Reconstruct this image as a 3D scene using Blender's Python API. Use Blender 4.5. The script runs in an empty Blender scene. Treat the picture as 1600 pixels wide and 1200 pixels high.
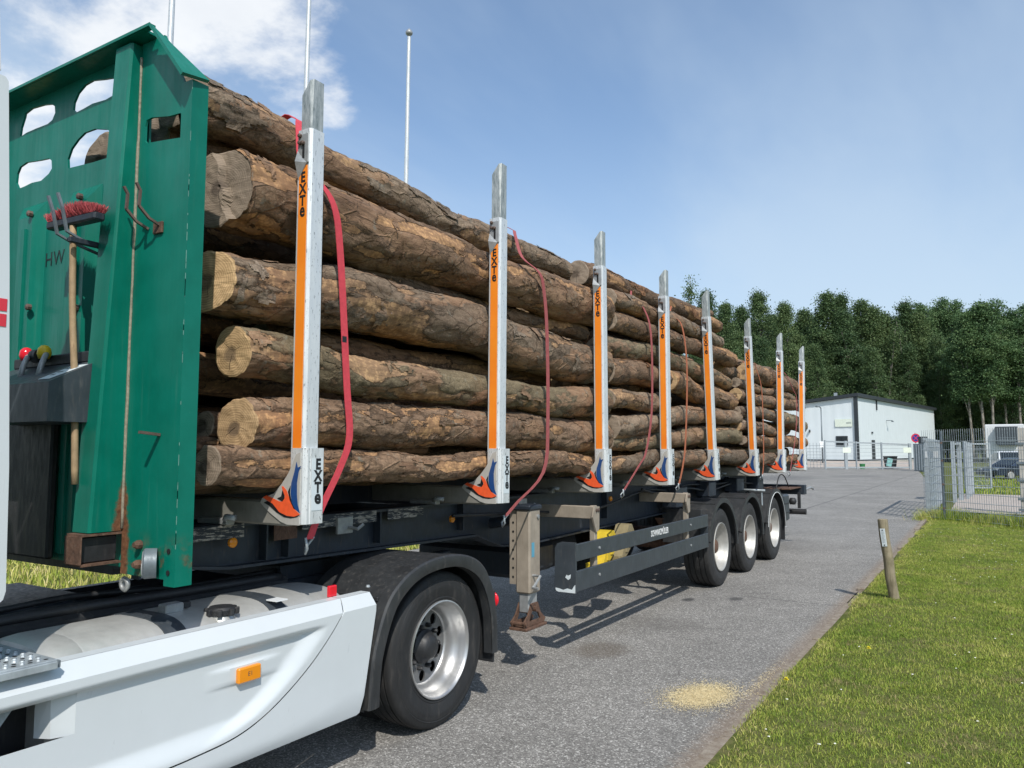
import bpy, bmesh, math, random
import numpy as np
from mathutils import Vector, Matrix
from mathutils.geometry import tessellate_polygon
random.seed(7); RNG=np.random.default_rng(7)
SC=bpy.context.scene; COL=SC.collection
# ------------------------------------------------------------------ camera, world, sun, exposure
TH=math.radians(31.87); PIT=math.radians(4.9)
FWD=Vector((-math.sin(TH),math.cos(TH),0)); RGT=Vector((math.cos(TH),math.sin(TH),0)); CAMP=Vector((3.09,0,1.82))
cd=bpy.data.cameras.new('camera'); cam=bpy.data.objects.new('camera',cd); COL.objects.link(cam)
cd.sensor_width=36; cd.lens=1202/1600*36; cd.clip_end=2000; cd.clip_start=.05
cam.location=CAMP; cam.rotation_euler=(math.pi/2+PIT,0,TH); SC.camera=cam
SUN_DIR=Vector((.64,-.65,1.0)).normalized(); EL=math.asin(SUN_DIR.z)
w=bpy.data.worlds.new('World'); SC.world=w; w.use_nodes=True
def build_world():
    nt=w.node_tree; N=nt.nodes; L=nt.links; N.clear()
    out=N.new('ShaderNodeOutputWorld'); bg=N.new('ShaderNodeBackground'); bg.inputs[1].default_value=.115
    sky=N.new('ShaderNodeTexSky'); sky.sky_type='NISHITA'; sky.sun_disc=False; sky.sun_elevation=EL
    sky.sun_rotation=math.atan2(SUN_DIR.x,SUN_DIR.y); sky.air_density=1.0; sky.dust_density=1.1; sky.ozone_density=1.6; sky.altitude=50
    tc=N.new('ShaderNodeTexCoord'); sep=N.new('ShaderNodeSeparateXYZ'); L.new(tc.outputs['Generated'],sep.inputs[0])
    def math_(op,a,b=None,clamp=False):
        m=N.new('ShaderNodeMath'); m.operation=op; m.use_clamp=clamp
        for i,v in enumerate((a,b)):
            if v is None: continue
            if isinstance(v,(int,float)): m.inputs[i].default_value=v
            else: L.new(v,m.inputs[i])
        return m.outputs[0]
    def mrange(v,a,b,c,d,smooth=True):
        m=N.new('ShaderNodeMapRange'); m.interpolation_type='SMOOTHSTEP' if smooth else 'LINEAR'
        L.new(v,m.inputs[0])
        for i,x in enumerate((a,b,c,d)): m.inputs[i+1].default_value=x
        return m.outputs[0]
    zc=math_('ADD',math_('MAXIMUM',sep.outputs[2],0.0),.22)
    cx=math_('DIVIDE',sep.outputs[0],zc); cy=math_('DIVIDE',sep.outputs[1],zc)
    cmb=N.new('ShaderNodeCombineXYZ'); L.new(cx,cmb.inputs[0]); L.new(cy,cmb.inputs[1])
    def noise(scale,det,rough,off,sc=(1,1,1),dist=0):
        mp=N.new('ShaderNodeMapping'); mp.inputs['Location'].default_value=off; mp.inputs['Scale'].default_value=sc
        L.new(cmb.outputs[0],mp.inputs[0])
        n=N.new('ShaderNodeTexNoise'); n.inputs['Scale'].default_value=scale; n.inputs['Detail'].default_value=det
        n.inputs['Roughness'].default_value=rough; n.inputs['Distortion'].default_value=dist; L.new(mp.outputs[0],n.inputs[0]); return n.outputs[0]
    # cumulus: more of them the further one turns towards -x
    cov=mrange(sep.outputs[0],-.50,-.74,0,1)
    n1=noise(2.2,11,.58,(29.81,29.48,0),dist=.1)
    edge=math_('SUBTRACT',.76,math_('MULTIPLY',cov,.29))
    c1=mrange(math_('SUBTRACT',n1,edge),-.01,.13,0,.93)
    n2=noise(1.1,6,.55,(8.0,2.0,0),(1,.33,1),.3)
    c2=mrange(n2,.34,.68,.10,.52)
    n3=noise(5,8,.6,(1.7,5.0,0))
    shade=mrange(n3,.3,.7,.72,1.0)
    ccol=N.new('ShaderNodeMix'); ccol.data_type='RGBA'; L.new(shade,ccol.inputs['Factor'])
    ccol.inputs['A'].default_value=(4.9,5.35,6.0,1); ccol.inputs['B'].default_value=(7.6,7.8,8.0,1)
    mixa=N.new('ShaderNodeMix'); mixa.data_type='RGBA'; L.new(c2,mixa.inputs['Factor']); 
    hz=N.new('ShaderNodeMix'); hz.data_type='RGBA'; L.new(mrange(sep.outputs[2],0,.48,.62,0.0),hz.inputs['Factor'])
    gam=N.new('ShaderNodeMix'); gam.data_type='RGBA'; gam.blend_type='MULTIPLY'; gam.inputs['Factor'].default_value=1
    L.new(sky.outputs[0],gam.inputs['A']); gam.inputs['B'].default_value=(1.08,1.24,1.33,1)
    L.new(gam.outputs['Result'],hz.inputs['A']); hz.inputs['B'].default_value=(4.5,5.35,6.3,1)
    L.new(hz.outputs['Result'],mixa.inputs['A']); mixa.inputs['B'].default_value=(5.0,6.0,6.95,1)
    mixb=N.new('ShaderNodeMix'); mixb.data_type='RGBA'; L.new(c1,mixb.inputs['Factor']); L.new(mixa.outputs['Result'],mixb.inputs['A']); L.new(ccol.outputs['Result'],mixb.inputs['B'])
    L.new(mixb.outputs['Result'],bg.inputs[0]); L.new(bg.outputs[0],out.inputs[0])
build_world()
sd=bpy.data.lights.new('sun','SUN'); sd.energy=3.5; sd.angle=math.radians(.53); sd.color=(1,.955,.89)
sun=bpy.data.objects.new('sun',sd); COL.objects.link(sun); sun.rotation_euler=(-SUN_DIR).to_track_quat('-Z','Y').to_euler(); sun.location=(10,-10,30)
SC.view_settings.view_transform='Standard'; SC.view_settings.look='None'; SC.view_settings.gamma=1; SC.view_settings.exposure=0.20
SC.view_settings.use_curve_mapping=False
# ------------------------------------------------------------------ material helpers
class NT:
    def __init__(s,name,rough=.6,metal=0,spec=.5,coat=0):
        s.m=bpy.data.materials.new(name); s.m.use_nodes=True; s.t=s.m.node_tree; s.N=s.t.nodes; s.L=s.t.links
        s.p=s.N['Principled BSDF']; s.p.inputs['Roughness'].default_value=rough; s.p.inputs['Metallic'].default_value=metal
        s.p.inputs['Specular IOR Level'].default_value=spec; s.p.inputs['Coat Weight'].default_value=coat
    def put(s,sock,v):
        if isinstance(v,bpy.types.NodeSocket): s.L.new(v,sock)
        elif isinstance(v,(int,float)): sock.default_value=v
        else: sock.default_value=tuple(v)+((1,) if len(v)==3 and sock.type=='RGBA' else ())
    def co(s,kind='Object'):
        return s.N.new('ShaderNodeTexCoord').outputs[kind]
    def pos(s): return s.N.new('ShaderNodeNewGeometry').outputs['Position']
    def attr(s,name,fac=False):
        a=s.N.new('ShaderNodeAttribute'); a.attribute_name=name; return a.outputs['Fac' if fac else 'Vector']
    def rnd(s): return s.N.new('ShaderNodeObjectInfo').outputs['Random']
    def sep(s,v):
        n=s.N.new('ShaderNodeSeparateXYZ'); s.L.new(v,n.inputs[0]); return n.outputs
    def comb(s,x=0,y=0,z=0):
        n=s.N.new('ShaderNodeCombineXYZ')
        for i,v in enumerate((x,y,z)): s.put(n.inputs[i],v)
        return n.outputs[0]
    def vm(s,op,a,b):
        n=s.N.new('ShaderNodeVectorMath'); n.operation=op; s.put(n.inputs[0],a); s.put(n.inputs[1],b); return n.outputs[1 if op in('LENGTH','DISTANCE') else 0]
    def map(s,v,scale=(1,1,1),loc=(0,0,0),rot=(0,0,0)):
        n=s.N.new('ShaderNodeMapping'); s.L.new(v,n.inputs[0]); n.inputs['Scale'].default_value=scale; n.inputs['Location'].default_value=loc; n.inputs['Rotation'].default_value=rot; return n.outputs[0]
    def noise(s,v,scale,det=4,rough=.55,dist=0):
        n=s.N.new('ShaderNodeTexNoise'); s.L.new(v,n.inputs[0]); n.inputs['Scale'].default_value=scale; n.inputs['Detail'].default_value=det; n.inputs['Roughness'].default_value=rough; n.inputs['Distortion'].default_value=dist; return n.outputs[0]
    def vor(s,v,scale,feat='F1',out='Distance',rnd=1):
        n=s.N.new('ShaderNodeTexVoronoi'); s.L.new(v,n.inputs[0]); n.feature=feat; n.inputs['Scale'].default_value=scale; n.inputs['Randomness'].default_value=rnd; return n.outputs[out]
    def math(s,op,a,b=0,clamp=False):
        n=s.N.new('ShaderNodeMath'); n.operation=op; n.use_clamp=clamp; s.put(n.inputs[0],a); s.put(n.inputs[1],b); return n.outputs[0]
    def rng(s,v,a,b,c=0,d=1,smooth=True):
        n=s.N.new('ShaderNodeMapRange'); n.interpolation_type='SMOOTHSTEP' if smooth else 'LINEAR'; s.put(n.inputs[0],v)
        for i,x in enumerate((a,b,c,d)): s.put(n.inputs[i+1],x)
        return n.outputs[0]
    def ramp(s,v,stops):
        n=s.N.new('ShaderNodeValToRGB'); s.L.new(v,n.inputs[0]); e=n.color_ramp.elements
        while len(e)<len(stops): e.new(.5)
        for el,(p,c) in zip(e,stops): el.position=p; el.color=tuple(c)+(1,)
        return n.outputs[0]
    def mix(s,f,a,b,bt='MIX'):
        n=s.N.new('ShaderNodeMix'); n.data_type='RGBA'; n.blend_type=bt; s.put(n.inputs['Factor'],f); s.put(n.inputs['A'],a); s.put(n.inputs['B'],b); return n.outputs['Result']
    def bump(s,h,strength=.5,dist=.01):
        n=s.N.new('ShaderNodeBump'); s.L.new(h,n.inputs['Height']); n.inputs['Strength'].default_value=strength; n.inputs['Distance'].default_value=dist; s.L.new(n.outputs[0],s.p.inputs['Normal'])
    def col(s,v): s.put(s.p.inputs['Base Color'],v)
    def rough(s,v): s.put(s.p.inputs['Roughness'],v)
def paint(name,c,rough=.45,metal=0,var=.25,dirt=(.16,.14,.11),dirtamt=.25,scale=6,bump=0,spec=.5,coat=0):
    n=NT(name,rough,metal,spec,coat); o=n.co()
    v=n.noise(o,scale,5,.6); v2=n.noise(n.map(o,(3,3,.6)),scale*1.7,6,.65)
    dark=tuple(x*(1-var) for x in c); lite=tuple(min(1,x*(1+var*.6)) for x in c)
    base=n.ramp(v,[(.3,dark),(.7,lite)])
    d=n.rng(v2,.52,.8,0,dirtamt)
    n.col(n.mix(d,base,dirt)); n.rough(n.rng(v2,.3,.8,rough*.85,min(1,rough*1.35)))
    if bump: n.bump(n.noise(o,60,3),bump,.004)
    return n.m
# ------------------------------------------------------------------ materials
M={}
def m_green():
    n=NT('green_paint',.42,0,.3); o=n.co(); s=n.sep(n.pos())
    v=n.noise(o,3.2,5,.6); st=n.noise(n.map(o,(16,16,.9)),2.0,6,.62)
    base=n.ramp(v,[(.25,(.000,.112,.075)),(.5,(.001,.150,.103)),(.78,(.004,.182,.13))])
    fade=n.rng(st,.58,.80,0,.28); base=n.mix(fade,base,(.07,.19,.15))
    sc=n.noise(n.map(o,(60,60,7)),3,4,.7); base=n.mix(n.rng(sc,.70,.76,0,.55),base,(.16,.30,.25))
    # rust bleeding from the welded seam near the foot, and from cut edges
    dx=n.vm('LENGTH',n.vm('SUBTRACT',n.comb(s[0],s[1],0),(-.425,2.157,0)),(0,0,0)); 
    width=n.rng(s[2],1.38,1.80,.055,.006)
    nn=n.noise(o,22,6,.7); q=n.math('SUBTRACT',n.math('ADD',width,n.math('MULTIPLY',n.math('SUBTRACT',nn,.5),.07)),dx)
    rm=n.math('MULTIPLY',n.rng(q,-.004,.018),n.rng(s[2],1.74,1.66))
    low=n.math('MULTIPLY',n.rng(s[2],1.47,1.28),n.rng(n.noise(o,9,6,.7),.50,.66,0,.7))
    rm=n.math('MAXIMUM',rm,low)
    sp=n.math('MULTIPLY',n.rng(n.noise(o,7,7,.72),.70,.76),.7); rm=n.math('MAXIMUM',rm,sp)
    rust=n.ramp(n.noise(o,40,5,.7),[(.3,(.075,.03,.014)),(.6,(.19,.085,.04)),(.8,(.30,.19,.12))])
    n.col(n.mix(rm,base,rust)); n.rough(n.math('MAXIMUM',n.rng(st,.3,.8,.30,.55),n.math('MULTIPLY',rm,.85)))
    n.bump(n.math('ADD',n.noise(o,4,3),n.math('MULTIPLY',nn,n.math('MULTIPLY',rm,.6))),.12,.02)
    return n.m
M['green']=m_green()
M['white']=paint('white_paint',(.585,.62,.63),.32,0,.03,(.5,.5,.47),.07,3,coat=.2)
M['whiteclean']=paint('white_panel',(.78,.80,.80),.35,0,.05,(.5,.5,.47),.15,2)
M['red']=paint('red_print',(.62,.03,.05),.4,0,.05)
M['redlamp']=paint('red_lamp',(.70,.015,.03),.15,0,.05)
M['black']=paint('black_plastic',(.022,.023,.025),.55,0,.3,(.14,.12,.10),.35,9,bump=.15)
M['fender']=paint('mudguard_plastic',(.030,.032,.034),.5,0,.35,(.15,.135,.115),.45,6,bump=.12)
M['frame']=paint('frame_paint',(.020,.028,.040),.5,0,.35,(.20,.16,.12),.35,7)
M['guard']=paint('guard_paint',(.045,.055,.065),.42,0,.2,(.22,.2,.17),.3,8)
M['beige']=paint('beige_dusty_metal',(.34,.29,.23),.6,.1,.2,(.2,.15,.1),.5,9)
M['rust']=paint('rusty_steel',(.13,.07,.045),.85,.1,.5,(.26,.2,.15),.6,25,bump=.6)
M['weld']=paint('weld_bead',(.30,.27,.20),.75,.1,.35,(.12,.06,.03),.9,40,bump=.5)
M['steelgrey']=paint('steel_grey',(.36,.37,.37),.45,.35,.2,(.12,.1,.08),.35,20)
M['galv']=paint('galvanised',(.40,.44,.46),.5,.35,.25,(.2,.22,.22),.4,14)
M['galvdark']=paint('galvanised_dark',(.17,.20,.22),.5,.3,.25,(.1,.1,.1),.4,14)
M['yellow']=paint('yellow_plastic',(.72,.52,.04),.45,0,.15,(.35,.25,.08),.4,15)
M['yellowclean']=paint('yellow_coupling_plastic',(.80,.56,.02),.4,0,.05)
M['olive']=paint('dusty_olive_plastic',(.30,.25,.14),.6,0,.2,(.2,.17,.12),.5,15)
M['amber']=paint('amber_lens',(.78,.27,.015),.18,0,.06)
M['blackprint']=paint('black_print',(.012,.012,.013),.5,0,.1)
M['orange']=None
M['bluep']=paint('blue_print',(.015,.065,.22),.45,0,.15)
M['orangered']=paint('orange_red_print',(.85,.11,.03),.5,0,.1,(.4,.1,.05),.3,30)
M['whiteprint']=paint('white_print',(.75,.75,.73),.5,0,.05)
M['chip']=paint('chipped_edge',(.16,.30,.25),.6,0,.3)
M['sticker']=paint('pale_sticker',(.62,.68,.70),.5,0,.08)
M['bluesticker']=paint('blue_sticker',(.10,.33,.45),.5,0,.1)
M['rubber']=paint('tyre_rubber',(.018,.0185,.019),.72,0,.3,(.10,.09,.08),.45,5,bump=.25)
M['rubber2']=paint('dusty_tyre_rubber',(.026,.026,.026),.8,0,.3,(.13,.12,.11),.6,6,bump=.25)
M['alu']=paint('polished_aluminium',(.50,.50,.495),.33,.75,.06,(.4,.39,.37),.12,3)
M['disc']=paint('wheel_disc_metal',(.20,.20,.20),.45,.5,.2,(.12,.11,.10),.3,9)
M['dullalu']=paint('dull_aluminium_rim',(.47,.46,.43),.5,.5,.15,(.3,.26,.2),.4,8)
M['tank']=paint('aluminium_tank',(.56,.56,.53),.42,.45,.15,(.33,.31,.26),.4,5,bump=.1)
M['hole']=paint('dark_recess',(.006,.006,.007),.9,0,.1)
M['bolt']=paint('bolt_steel',(.16,.11,.09),.6,.4,.4)
M['strap']=paint('red_webbing',(.60,.055,.075),.75,0,.15,(.35,.1,.1),.3,30,bump=.3)
M['strapfade']=paint('faded_red_webbing',(.36,.085,.085),.8,0,.2,(.25,.12,.1),.4,30,bump=.3)
M['straporange']=paint('rusty_orange_webbing',(.42,.13,.06),.8,0,.2,(.25,.12,.1),.4,30,bump=.3)
M['broomwood']=paint('broom_handle_wood',(.36,.25,.14),.7,0,.25,(.15,.09,.05),.5,14)
M['bristle']=paint('pink_bristles',(.52,.10,.11),.8,0,.3,(.2,.05,.05),.4,60)
M['glass']=paint('dark_glass',(.015,.02,.024),.08,0,.1,dirtamt=.05)
M['darkroof']=paint('anthracite_trim',(.028,.034,.04),.45,0,.15)
M['concrete']=paint('concrete',(.44,.41,.37),.85,0,.2,(.25,.22,.18),.5,3,bump=.2)
M['postwood']=None
M['carblue']=paint('dark_blue_car_paint',(.018,.028,.055),.2,.2,.1,coat=.8)
M['carwhite']=paint('white_car_paint',(.72,.73,.73),.25,0,.05,coat=.6)
M['signblue']=paint('sign_blue',(.015,.03,.24),.4,0,.1)
M['bin']=paint('bin_plastic',(.03,.034,.036),.5,0,.2)
M['teal']=paint('teal_plastic',(.25,.5,.48),.5,0,.2)
M['palegreen']=paint('pale_green_sign',(.74,.80,.68),.5,0,.1)
M['wallsheet']=paint('ribbed_sheet_wall',(.70,.755,.77),.5,.0,.03,(.6,.6,.58),.08,.8)
def m_orange():
    n=NT('orange_reflective_strip',.5); o=n.co()
    v=n.noise(n.map(o,(5,5,1)),8,5,.7); n.col(n.mix(n.rng(v,.60,.75,0,.5),n.ramp(n.noise(o,3,3),[(.3,(.86,.20,.012)),(.7,(.93,.29,.02))]),(.55,.20,.08)))
    sc=n.noise(n.map(o,(70,70,14)),2,3,.7); return n.m
M['orange']=m_orange()
def m_stake():
    n=NT('stake_aluminium',.36,.35,.5); o=n.co()
    v=n.noise(n.map(o,(9,9,1.2)),3,5,.6); sc=n.noise(n.map(o,(45,45,11)),2.2,5,.72)
    base=n.ramp(v,[(.3,(.60,.62,.63)),(.7,(.74,.755,.75))])
    n.col(n.mix(n.rng(sc,.585,.64,0,.85),base,(.15,.16,.16))); n.rough(n.rng(v,.3,.7,.3,.5)); n.bump(sc,.15,.003); return n.m
M['stake']=m_stake()
def m_ext():
    n=NT('galvanised_extension',.5,.4,.5); o=n.co()
    v=n.noise(n.map(o,(12,12,3)),5,6,.65); n.col(n.ramp(v,[(.28,(.17,.20,.195)),(.5,(.36,.385,.375)),(.72,(.52,.53,.51))])); n.bump(v,.2,.004); return n.m
M['ext']=m_ext()
M['beam']=paint('dusty_shaded_crossbeam',(.25,.24,.21),.6,.1,.2,(.16,.14,.11),.4,8)  # gusset grey darkened: the crossbeam's shade is put into this colour
M['gusset']=paint('grey_gusset_paint',(.47,.45,.41),.55,.1,.1,(.28,.25,.2),.35,10)
def m_rail():
    n=NT('worn_frame_top',.6); o=n.co(); s=n.sep(n.pos())
    v=n.noise(n.map(o,(3,2,14)),6,6,.7)
    n.col(n.mix(n.rng(v,.5,.56),(.018,.024,.034),n.ramp(n.noise(o,30,3),[(.3,(.22,.20,.17)),(.7,(.42,.40,.36))]))); return n.m
M['worn']=m_rail()
def bark(name,cols,wood,inner,peelbias,crack=1.0):
    n=NT(name,.85,0,.25); lc=n.attr('lc'); r=n.rnd()
    off=n.comb(n.math('MULTIPLY',r,37),n.math('MULTIPLY',r,91),n.math('MULTIPLY',r,53)); p=n.vm('ADD',lc,off)
    pl=n.map(p,(1,.35,1))
    big=n.noise(pl,5,6,.62,.4); mid=n.noise(pl,19,6,.65,.6); fine=n.noise(n.map(p,(1,.6,1)),85,5,.7)
    ck=n.vor(n.vm('ADD',n.map(p,(1,.55,1)),n.vm('MULTIPLY',n.comb(mid,mid,mid),(.09,.09,.09))),9,'DISTANCE_TO_EDGE')
    ck2=n.vor(n.vm('ADD',n.map(p,(1,1.6,1)),n.vm('MULTIPLY',n.comb(big,mid,big),(.2,.2,.2))),22,'DISTANCE_TO_EDGE')
    base=n.ramp(n.math('ADD',n.math('MULTIPLY',big,.55),n.math('MULTIPLY',mid,.45)),[(.30,cols[0]),(.46,cols[1]),(.58,cols[2]),(.74,cols[3])])
    base=n.mix(n.rng(fine,.35,.75,.55,0),base,tuple(c*.45 for c in cols[0]))
    tone=n.rng(r,0,1,.75,1.25,False); base=n.mix(1,base,n.comb(n.math('MULTIPLY',tone,1.68),n.math('MULTIPLY',tone,1.49),n.math('MULTIPLY',tone,1.32)),'MULTIPLY')
    rf=n.math('ADD',n.noise(pl,2.4,5,.62),n.math('MULTIPLY',n.math('SUBTRACT',mid,.5),.22)); rdn=n.rng(rf,.51,.545,0,.88); rgr=n.noise(n.map(p,(1,.13,1)),42,5,.7); base=n.mix(rdn,base,n.ramp(n.math('ADD',n.math('MULTIPLY',rgr,.55),n.math('MULTIPLY',big,.45)),[(.34,(.085,.050,.032)),(.47,(.22,.130,.078)),(.60,(.34,.215,.130)),(.72,(.45,.32,.21))])); base=n.mix(n.math('MULTIPLY',n.math('MULTIPLY',n.rng(rf,.49,.51),n.rng(rf,.53,.51)),.55),base,(.05,.035,.025)); r2=n.math('FRACT',n.math('MULTIPLY',r,7.31)); base=n.mix(n.rng(r2,.15,.0,0,.6),base,n.mix(1,base,(1.32,.98,.70),'MULTIPLY')); base=n.mix(n.rng(r2,.55,1.,0,.75),base,n.mix(1,base,(.92,1.0,1.10),'MULTIPLY')); lich=n.math('MULTIPLY',n.rng(n.noise(p,11,5,.7),.58,.70),.6); base=n.mix(lich,base,(.24,.235,.19))
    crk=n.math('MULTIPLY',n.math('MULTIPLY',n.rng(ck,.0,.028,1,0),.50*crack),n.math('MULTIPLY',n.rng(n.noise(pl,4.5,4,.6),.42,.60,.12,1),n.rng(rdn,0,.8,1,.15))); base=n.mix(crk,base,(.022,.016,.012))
    # peeled patches: smooth field from the mesh plus fine noise gives ragged edges
    f=n.math('ADD',n.attr('peel',True),n.math('MULTIPLY',n.math('SUBTRACT',mid,.5),.52)); f=n.math('ADD',f,n.math('MULTIPLY',n.math('SUBTRACT',fine,.5),.20))
    pm=n.rng(f,peelbias,peelbias+.035); rim=n.math('MULTIPLY',n.rng(f,peelbias-.06,peelbias),n.math('SUBTRACT',1,pm))
    grain=n.noise(n.map(p,(1,.06,1)),70,5,.65); wn=n.noise(pl,9,5,.6)
    wc=n.ramp(n.math('ADD',n.math('MULTIPLY',grain,.5),n.math('MULTIPLY',wn,.5)),[(.36,inner),(.54,wood),(.70,tuple(min(1,c*1.4) for c in wood))]); wc=n.mix(n.rng(n.noise(p,26,5,.7),.45,.62,.75,0),wc,inner)
    base=n.mix(n.math('MULTIPLY',rim,.75),base,(.05,.032,.02)); base=n.mix(pm,base,wc); n.col(base)
    h=n.math('ADD',n.math('MULTIPLY',mid,.5),n.math('MULTIPLY',fine,.45)); h=n.math('ADD',h,n.math('MULTIPLY',n.rng(ck,0,.07),.7*crack)); h=n.math('ADD',h,n.math('MULTIPLY',n.rng(ck2,0,.10),.10))
    hp=n.math('ADD',n.math('MULTIPLY',grain,.35),-.35)
    hh=n.N.new('ShaderNodeMix'); n.put(hh.inputs[0],pm); n.put(hh.inputs[2],h); n.put(hh.inputs[3],hp)
    n.bump(hh.outputs[0],.75,.014); return n.m
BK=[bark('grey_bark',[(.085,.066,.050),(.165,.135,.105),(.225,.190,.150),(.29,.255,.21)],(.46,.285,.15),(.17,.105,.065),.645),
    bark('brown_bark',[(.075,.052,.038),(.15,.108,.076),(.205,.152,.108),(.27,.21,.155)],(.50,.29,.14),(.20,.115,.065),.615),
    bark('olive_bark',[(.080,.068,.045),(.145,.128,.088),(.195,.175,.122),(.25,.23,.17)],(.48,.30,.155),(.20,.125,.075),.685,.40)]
def m_end(name,c0,c1,dark):
    n=NT(name,.8,0,.2); lc=n.attr('lc'); r=n.rnd(); s=n.sep(lc)
    p=n.comb(s[0],0,s[2]); pw=n.vm('ADD',p,n.vm('MULTIPLY',n.comb(n.noise(lc,9,3),0,n.noise(n.map(lc,(1,1,1),(5,3,1)),9,3)),(.03,0,.03)))
    rad=n.vm('LENGTH',pw,(0,0,0)); nn=n.noise(n.vm('ADD',lc,n.comb(n.math('MULTIPLY',r,40),0,0)),7,4,.6)
    rings=n.math('SINE',n.math('MULTIPLY',n.math('ADD',rad,n.math('MULTIPLY',nn,.012)),520))
    saw=n.noise(n.map(lc,(1,1,26),(0,0,0),(0,.5,0)),7,3,.7)
    t=n.math('ADD',n.math('MULTIPLY',rings,.07),n.math('ADD',n.math('MULTIPLY',saw,.62),n.math('MULTIPLY',nn,.38)))
    base=n.ramp(t,[(.28,c0),(.52,tuple((a+b)/2 for a,b in zip(c0,c1))),(.75,c1)])
    heart=n.rng(n.math('ADD',rad,n.math('MULTIPLY',n.math('SUBTRACT',nn,.5),.09)),.028,.055,.75,0); base=n.mix(heart,base,dark)
    # drying cracks run outwards from the pith
    ang=n.math('ARCTAN2',s[2],s[0]); wob=n.math('ADD',ang,n.math('MULTIPLY',n.noise(lc,13,3),.5))
    a2=n.math('ADD',n.math('MULTIPLY',wob,1.0),n.math('MULTIPLY',r,17)); tri=n.math('ABSOLUTE',n.math('SINE',n.math('MULTIPLY',a2,1.5)))
    cr=n.math('MULTIPLY',n.rng(n.math('MULTIPLY',tri,n.math('ADD',rad,.01)),.0,.0042,1,0),n.rng(rad,.11,.055)); base=n.mix(n.math('MULTIPLY',cr,.9),base,(.02,.013,.008))
    n.col(base); n.bump(n.math('ADD',n.math('MULTIPLY',saw,.8),n.math('MULTIPLY',cr,-1.5)),.5,.008); return n.m
EN=[m_end('fresh_cut_wood',(.21,.13,.065),(.64,.44,.245),(.10,.07,.05)),m_end('weathered_cut_wood',(.15,.115,.085),(.38,.30,.225),(.06,.045,.035)),m_end('yellow_cut_wood',(.21,.13,.06),(.74,.51,.275),(.12,.085,.055))]
def m_asphalt():
    n=NT('asphalt',.85,0,.35); p=n.pos(); s=n.sep(p)
    a=n.vor(p,105,'F1','Color'); sa=n.N.new('ShaderNodeSeparateColor'); n.L.new(a,sa.inputs[0])
    b=n.noise(p,170,3,.7); big=n.noise(p,.55,5,.6); mid=n.noise(p,3.5,5,.65); mid2=n.noise(p,22,4,.7)
    g=n.ramp(sa.outputs[0],[(.0,(.130,.122,.111)),(.45,(.230,.218,.199)),(.80,(.325,.31,.282)),(.93,(.48,.46,.42)),(1,(.70,.68,.63))])
    g=n.mix(n.rng(b,.35,.65,.5,0),g,(.075,.073,.070))
    k=n.math('ADD',n.rng(big,.3,.7,.90,1.16),n.math('ADD',n.rng(mid,.3,.7,-.07,.07),n.rng(mid2,.3,.7,-.05,.05))); g=n.mix(1,g,n.comb(k,k,k),'MULTIPLY')
    def stain(x,y,rx,ry,c,amt,nz=.5):
        d=n.vm('LENGTH',n.vm('MULTIPLY',n.vm('SUBTRACT',n.comb(s[0],s[1],0),(x,y,0)),(1/rx,1/ry,0)),(0,0,0))
        return n.math('MULTIPLY',n.rng(n.math('ADD',d,n.math('MULTIPLY',n.math('SUBTRACT',mid2,.5),nz)),.35,1.0,1,0),amt),c
    for st in ((-.03,6.55,.34,.42,(.10,.075,.05),.5),(-.14,9.27,.10,.16,(.045,.045,.045),.85),(.34,9.62,.12,.17,(.05,.05,.05),.75),(.12,7.9,.5,.4,(.1,.09,.08),.25),(-9,52,3.2,7,(.09,.09,.09),.5),(-5,58,2.5,4,(.1,.1,.1),.35)):
        f,c=stain(*st); g=n.mix(f,g,c)
    wob=n.math('MULTIPLY',n.math('SUBTRACT',mid,.5),.09)
    j1=n.math('MULTIPLY',n.rng(n.math('ABSOLUTE',n.math('SUBTRACT',n.math('ADD',s[1],wob),9.84)),.004,.02,.75,0),n.rng(s[0],.2,.5))
    j2=n.math('MULTIPLY',n.rng(n.math('ABSOLUTE',n.math('SUBTRACT',n.math('ADD',s[0],wob),-1.9)),.01,.05,.6,0),n.rng(s[1],20,24))
    g=n.mix(n.math('MAXIMUM',j1,j2),g,(.05,.05,.05))
    e=n.math('MULTIPLY',n.rng(n.math('ADD',s[0],n.math('MULTIPLY',n.math('SUBTRACT',mid2,.5),.22)),1.36,1.52),.5); g=n.mix(e,g,(.25,.18,.12))
    n.col(g); n.bump(n.math('ADD',sa.outputs[0],n.math('MULTIPLY',b,.6)),.5,.004); return n.m
M['asphalt']=m_asphalt()
def m_soil():
    n=NT('grass_soil',.95,0,.1); p=n.pos(); v=n.noise(p,7,6,.65); v2=n.noise(p,60,4,.7)
    n.col(n.mix(n.rng(v2,.4,.7,0,.6),n.ramp(v,[(.3,(.075,.105,.024)),(.5,(.13,.15,.040)),(.72,(.21,.185,.085))]),(.05,.05,.02))); n.bump(v2,.7,.02); return n.m
M['soil']=m_soil()
def m_grass():
    n=NT('grass_blades',.65,0,.25); p=n.pos(); g=n.attr('gv',True)
    v=n.noise(p,.9,5,.6); v2=n.noise(p,4.2,5,.65)
    t=n.math('ADD',n.math('MULTIPLY',g,.34),n.math('ADD',n.math('MULTIPLY',v,.62),n.math('MULTIPLY',v2,.52))); sx=n.sep(p); t=n.math('ADD',n.math('SUBTRACT',t,.28),n.rng(sx[0],1.95,1.6,0,.16)); br=n.math('MULTIPLY',n.rng(n.noise(p,2.3,5,.65),.56,.66),n.rng(g,.25,.6,0,.85))
    n.col(n.mix(br,n.ramp(t,[(.26,(.10,.175,.018)),(.40,(.195,.275,.034)),(.53,(.30,.355,.056)),(.66,(.44,.43,.11)),(.80,(.60,.52,.22)),(.92,(.66,.57,.34))]),(.30,.215,.13)))
    n.p.inputs['Subsurface Weight'].default_value=0
    return n.m
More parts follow.
